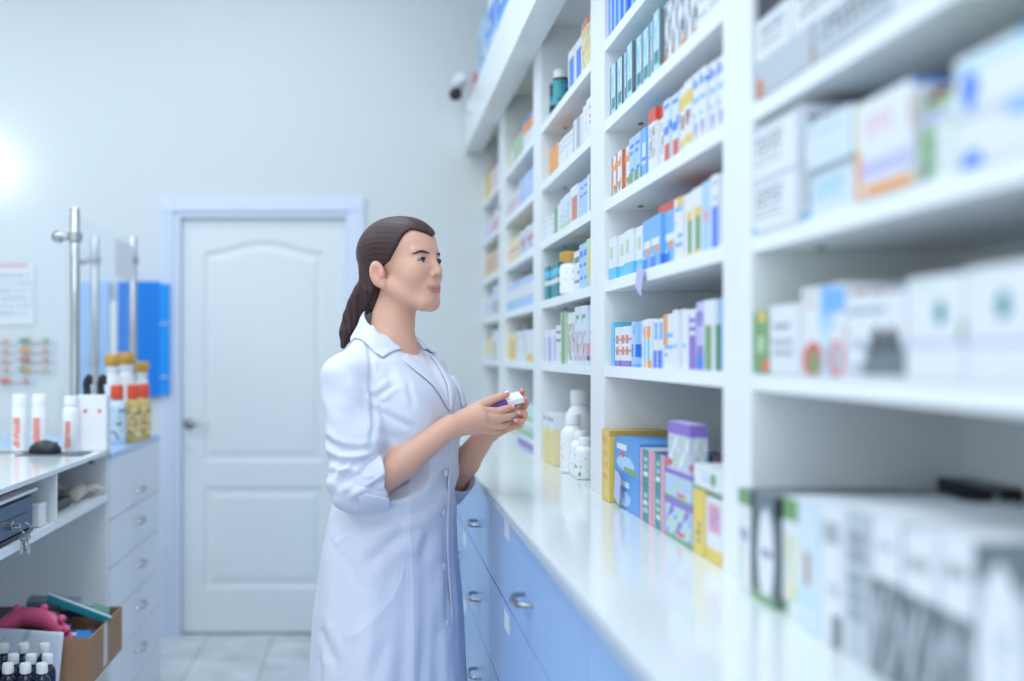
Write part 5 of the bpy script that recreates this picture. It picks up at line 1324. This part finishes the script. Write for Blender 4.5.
# collar: rises at the nape, falls outward, comes forward to two points
def collar():
    nc = np.array((-.003, 0)); rows = [[] for _ in range(6)]
    n = 44; A = R_(146)
    for i in range(n+1):
        al = -A + 2*A*i/n; t = abs(al)/A; dirx, diry = -math.cos(al), math.sin(al)
        zi = 1.452-.096*t**1.4; ri = .056+.028*t**2.5
        spread = .030+.036*t**1.5
        drop = .056+.004*t
        tipx = max(0, (t-.80)/.20)
        for j in range(6):
            s_ = j/5
            rr = ri+.0035*math.sin(math.pi*min(1,s_*2.2))+spread*s_**1.15; zz = zi+.005*math.sin(math.pi*min(1,s_*2.4))-drop*s_**1.0
            mx_ = t**1.6; ox = dirx*(1-mx_)-.10*mx_; oy = diry*(1-mx_)+(1 if diry > 0 else -1)*mx_
            rr = ri+.0035*math.sin(math.pi*min(1,s_*2.2)); ln = (.030+.050*mx_)*s_**1.1
            x = nc[0]+dirx*rr+ox*ln; y = nc[1]+diry*rr*(1-.12*(1-t))+oy*ln
            zz = max(zz, shoulder_z(x, y)+.006)
            rows[j].append(BF.w((x, y, zz)))
    return strip('collar', rows, .0035, M['coat'], coat, 1)
def field_val(F_, q):
    ii = [min(len(a)-2, max(0, int(np.searchsorted(a, v))-1)) for a, v in zip(F_.a, q)]
    return float(F_.f[ii[0], ii[1], ii[2]])
def shoulder_z(x, y):
    for z in np.arange(1.44, 1.25, -.003):
        if field_val(ct, BF.w((x, y, z))) < 0: return z
    return 1.25
collar()
def coat_hit(y, z, off):
    for x in np.arange(.24, -.02, -.002):
        if field_val(ct, BF.w((x, y, z))) < 0: return x+off
    return coat_local_x(y, z, off)
def lapel(s_):
    rows = [[] for _ in range(5)]; n = 22
    for i in range(n+1):
        t = i/n; z = 1.350-.134*t; y0 = .060*(z-1.214)/.155
        wd = .034*(1-t)**.55+.004
        if t < .08: wd *= (.75+.25*t/.08)
        for j in range(5):
            q = j/4; y = (y0-.003+wd*q)*s_; zz = z-.012*q*(1-t)
            x = coat_hit((y0+.006+wd*q)*s_, zz, .0045+.0035*math.sin(math.pi*min(1, q*1.2))*(1-t*.5))
            rows[j].append(BF.w((x, y, zz)))
    # smooth the sampled surface along the strip
    rows = [np.array(r) for r in rows]
    for r in rows:
        for _ in range(4): r[1:-1] = (r[:-2]+2*r[1:-1]+r[2:])/4
    strip('lapel', rows, .003, M['coat'], coat, 1)
lapel(-1); lapel(1)
# placket edge and buttons
M['button'] = material('pearl_button', (.80,.81,.88), .25, coat=.5)
rows = [[], [], []]
for i in range(60):
    z = 1.205-i*(1.205-.475)/59
    for j, y in enumerate((.012,.022,.026)): rows[j].append(BF.w((coat_hit(y, z, .0025 if j < 2 else .0005), y, z)))
rows = [np.array(r) for r in rows]
for r in rows:
    for _ in range(6): r[1:-1] = (r[:-2]+2*r[1:-1]+r[2:])/4
strip('placket_edge', rows, .0012, M['coat'], coat)
for z in (1.165, 1.075, .985, .862, .735, .61):
    x = coat_hit(-.010, z, .003); bm = lathe_bm([(0,0),(.0075,0),(.0085,.001),(.0085,.002),(.007,.0028),(.004,.002),(0,.002)], 18)
    o = from_bm('button', bm, M['button'], None, smooth=True)
    ff = Vector(BF.R[0]); o.data.transform(Matrix.Translation(Vector(BF.w((x, -.010, z)))) @ Vector((0,0,1)).rotation_difference(ff).to_matrix().to_4x4()); adopt(o, coat)
# breast pocket on the far side
rows = []
for j in range(7):
    z = 1.295-.075*j/6; rows.append([BF.w((coat_hit(y, z, .004), y, z)) for y in np.linspace(.062,.125,7)])
strip('breast_pocket', rows, .002, M['coat'], coat)
# turned-back cuffs with a slit
def cuff(cA, cB, r0, r1, slit_dir, half):
    axd = (cB-cA)/np.linalg.norm(cB-cA); L = np.linalg.norm(cB-cA)
    u = np.cross(axd, slit_dir); u /= np.linalg.norm(u); v = np.cross(u, axd)     # v points toward the slit
    n = 48; rows = []
    for j in range(7):
        q = j/6; row = []
        for i in range(n+1):
            g_ = half*(q**1.2) ; a = g_ + (2*math.pi-2*g_)*i/n
            r = (r0+(r1-r0)*q)*(1+.025*math.sin(a*3+q*2)+.015*math.sin(a*7))
            row.append(cA+axd*(L*q*1.02) + (v*math.cos(a)+u*math.sin(a))*r)
        rows.append(row)
    o = strip('cuff', rows, .004, M['coat'], coat, 1)
    return o
dirc = cuffB_r-cuffA_r
cuff(cuffA_r-dirc*.05, cuffB_r, .0615, .0665, np.array((.15,-1,-.10)), .42)
dirl = cuffB_l-cuffA_l
cuff(cuffA_l-dirl*.1, cuffB_l, .047, .045, np.array((.2,-1,.2)), .02)

# ---------------- tee shirt under the coat
ts = Field(ax((-.06,.24,.0032)), ax((2.44,2.72,.0034)), ax((1.15,1.42,.0032)))
ts.put(BF.fun(lambda x, y, z: np.maximum(coat_torso(x, y, z)+.013, z-1.385), (-.15,-.2,1.12), (.22,.2,1.40)), .006, pad=.02)
ts.put(BF.cap((-.012,0,1.33),(-.010,0,1.372), .068,.060), .02)
ts.put(BF.fun(lambda x, y, z: z-(1.392-.20*(x+.05)), (-.2,-.2,1.2), (.3,.3,1.42)), .002, 'int')
ts.put(BF.cap((-.008,0,1.375),(-.005,0,1.45), .0565,.060), .004, 'sub')
Vt, Qt = ts.mesh('tee'); Vt, Qt = keep_big(Vt, Qt); Vt = relax(Vt, Qt, 2, .5)
M['tee'] = material('white_tee_cotton', (.86,.84,.90), .85)
to_obj('tee_shirt', Vt, Qt, M['tee'], person)
# trousers and shoes below the hem
tr_ = Field(ax((-.14,.22,.006)), ax((2.34,2.80,.006)), ax((.03,1.0,.010)))
tr_.put(BF.ell((0,0,.93),(.122,.162,.15)), .03)
for s_ in (-1, 1): tr_.put(BF.cap((0,.085*s_,.86),(.01,.085*s_,.48), .092,.072), .03); tr_.put(BF.cap((.01,.085*s_,.48),(-.01,.09*s_,.12), .072,.062), .02)
tr_.put(((lambda X, Y, Z: .07-Z+0*X+0*Y), (-.2,2.3,0), (.3,2.9,.2)), .002, 'int')
Vt, Qt = tr_.mesh('trousers'); to_obj('trousers', relax(Vt, Qt, 1), Qt, material('pale_trousers', rgb(214,220,232), .85), person)
for s_ in (-1, 1):
    sh = Field(ax((-.14,.26,.004)), ax((2.36,2.80,.004)), ax((-.004,.13,.004)))
    sh.put(BF.cap((-.03,.09*s_,.048),(.06,.095*s_,.040), .046,.044), .01); sh.put(BF.cap((.06,.095*s_,.040),(.15,.105*s_,.030), .044,.030), .02)
    sh.put(((lambda X, Y, Z: .0015-Z+0*X+0*Y), (-.2,2.3,-.1), (.3,2.9,.2)), .002, 'int'); sh.put(BF.cap((-.02,.09*s_,.10),(-.02,.09*s_,.2), .036,.036), .01, 'sub')
    Vt, Qt = sh.mesh('shoe'); to_obj('shoe', relax(Vt, Qt, 1), Qt, M['white'], person)

# nails
M['nail'] = material('pale_pink_nail', rgb(240,196,200), .15, coat=.6)
def nail(p, d, up, r=.0052):
    d = Vector(d).normalized(); up = Vector(up); up = (up-d*up.dot(d)).normalized(); s_ = d.cross(up)
    bm = bmesh.new(); bmesh.ops.create_uvsphere(bm, u_segments=14, v_segments=10, radius=1)
    for v in bm.verts: v.co = Vector(p)+d*(v.co.x*r*1.35)+s_*(v.co.y*r)+up*(v.co.z*.0022)
    adopt(from_bm('fingernail', bm, M['nail'], None, smooth=True), person)
nail(thumb[-1]+np.array((.001,-.0035,.0062)), thumb[-1]-thumb[-2], (.0,-.45,1))
q = pp(512,406.5,2.49); nail(q+np.array((.0,-.0062,.001)), (1,.3,.2), (0,-1,.2), .0045)
nail(pp(518.0,412.5,2.508)+np.array((-.001,-.0058,.001)), (-.8,-.1,.4), (0,-1,.1), .0048)
nail(pp(515.5,420.3,2.503)+np.array((-.001,-.0052,.001)), (-.8,-.1,.3), (0,-1,.1), .0044)

# ---------------- the packet held in both hands
pc = pp(503,401.5,2.515); rz_ = Matrix.Rotation(R_(2),4,'Z') @ Matrix.Rotation(R_(-14),4,'Y') @ Matrix.Rotation(R_(14),4,'X')
pk_ = empty('medicine_packet', Vector(pc), uniq('small white and purple medicine packet held in her fingers'), 'packet')
M['purple'] = material('purple_print', rgb(118,92,178), .4)
bm = bmesh.new(); bx(bm, -.040,.044,-.026,.026,-.006,.0065); o = from_bm('carton_top', bm, M['white'], None, bevel=.001); o.data.transform(Matrix.Translation(Vector(pc)) @ rz_); adopt(o, pk_)
bm = bmesh.new(); bx(bm, -.0442,.006,-.0266,.0262,-.0068,.0068); o = from_bm('purple_side', bm, M['purple'], None, bevel=.001); o.data.transform(Matrix.Translation(Vector(pc)) @ rz_); adopt(o, pk_)
o = lathe('round_cap', [(0,0),(.008,0),(.009,.003),(.009,.012),(.006,.015),(0,.015)], M['white']); o.data.transform(Matrix.Translation(Vector(pp(488.5,408,2.495))) @ Matrix.Rotation(R_(-70),4,'Y')); adopt(o, pk_)
# ------------------------------------------------------------------ camera and light
cam = bpy.data.cameras.new('camera'); co = bpy.data.objects.new('camera', cam); COL.objects.link(co)
co.location = (0,0,CZ); co.rotation_euler = (math.pi/2,0,0)
cam.sensor_width = 36; cam.lens = F/1024*36; cam.shift_x = (512-VX)/1024; cam.shift_y = (VY-340.5)/1024
cam.dof.use_dof = True; cam.dof.focus_distance = 2.52; cam.dof.aperture_fstop = 1.25; cam.clip_start = .05
SC.camera = co
w = bpy.data.worlds.new('world'); SC.world = w; w.use_nodes = True
bg = w.node_tree.nodes['Background']; bg.inputs['Color'].default_value = (.76,.89,1,1); bg.inputs['Strength'].default_value = .60
def area(name, loc, rot, sx, sy, e, col=(.93,.97,1), spread=math.pi):
    l = bpy.data.lights.new(name, 'AREA'); l.shape = 'RECTANGLE'; l.size = sx; l.size_y = sy; l.energy = e; l.color = col; l.spread = spread
    o = bpy.data.objects.new(name, l); COL.objects.link(o); o.location = loc; o.rotation_euler = rot; return o
n = 0
for y in (.3, 1.7, 3.1):
    for x in (-2.3, -.40):
        area('unseen_ceiling_light', (x, y, 3.36), (0,0,0), 1.2, .6, 15, (.79,.90,1))
for x in (-2.2, -.5): area('unseen_ceiling_light', (x, 4.35, 3.36), (0,0,0), 1.2, .4, 5.5, (.79,.90,1))  # unseen row, added to brighten the dark far end of the room
# unseen fill added behind and left of the camera, standing in for shop daylight
area('daylight_fill', (-1.4, -1.5, 1.9), (math.radians(80),0,math.radians(-8)), 3.6, 2.2, 22, (.82,.92,1))
SC.view_settings.view_transform = 'Standard'; SC.view_settings.look = 'None'; SC.view_settings.gamma = 1
SC.view_settings.use_curve_mapping = False; SC.view_settings.exposure = .25
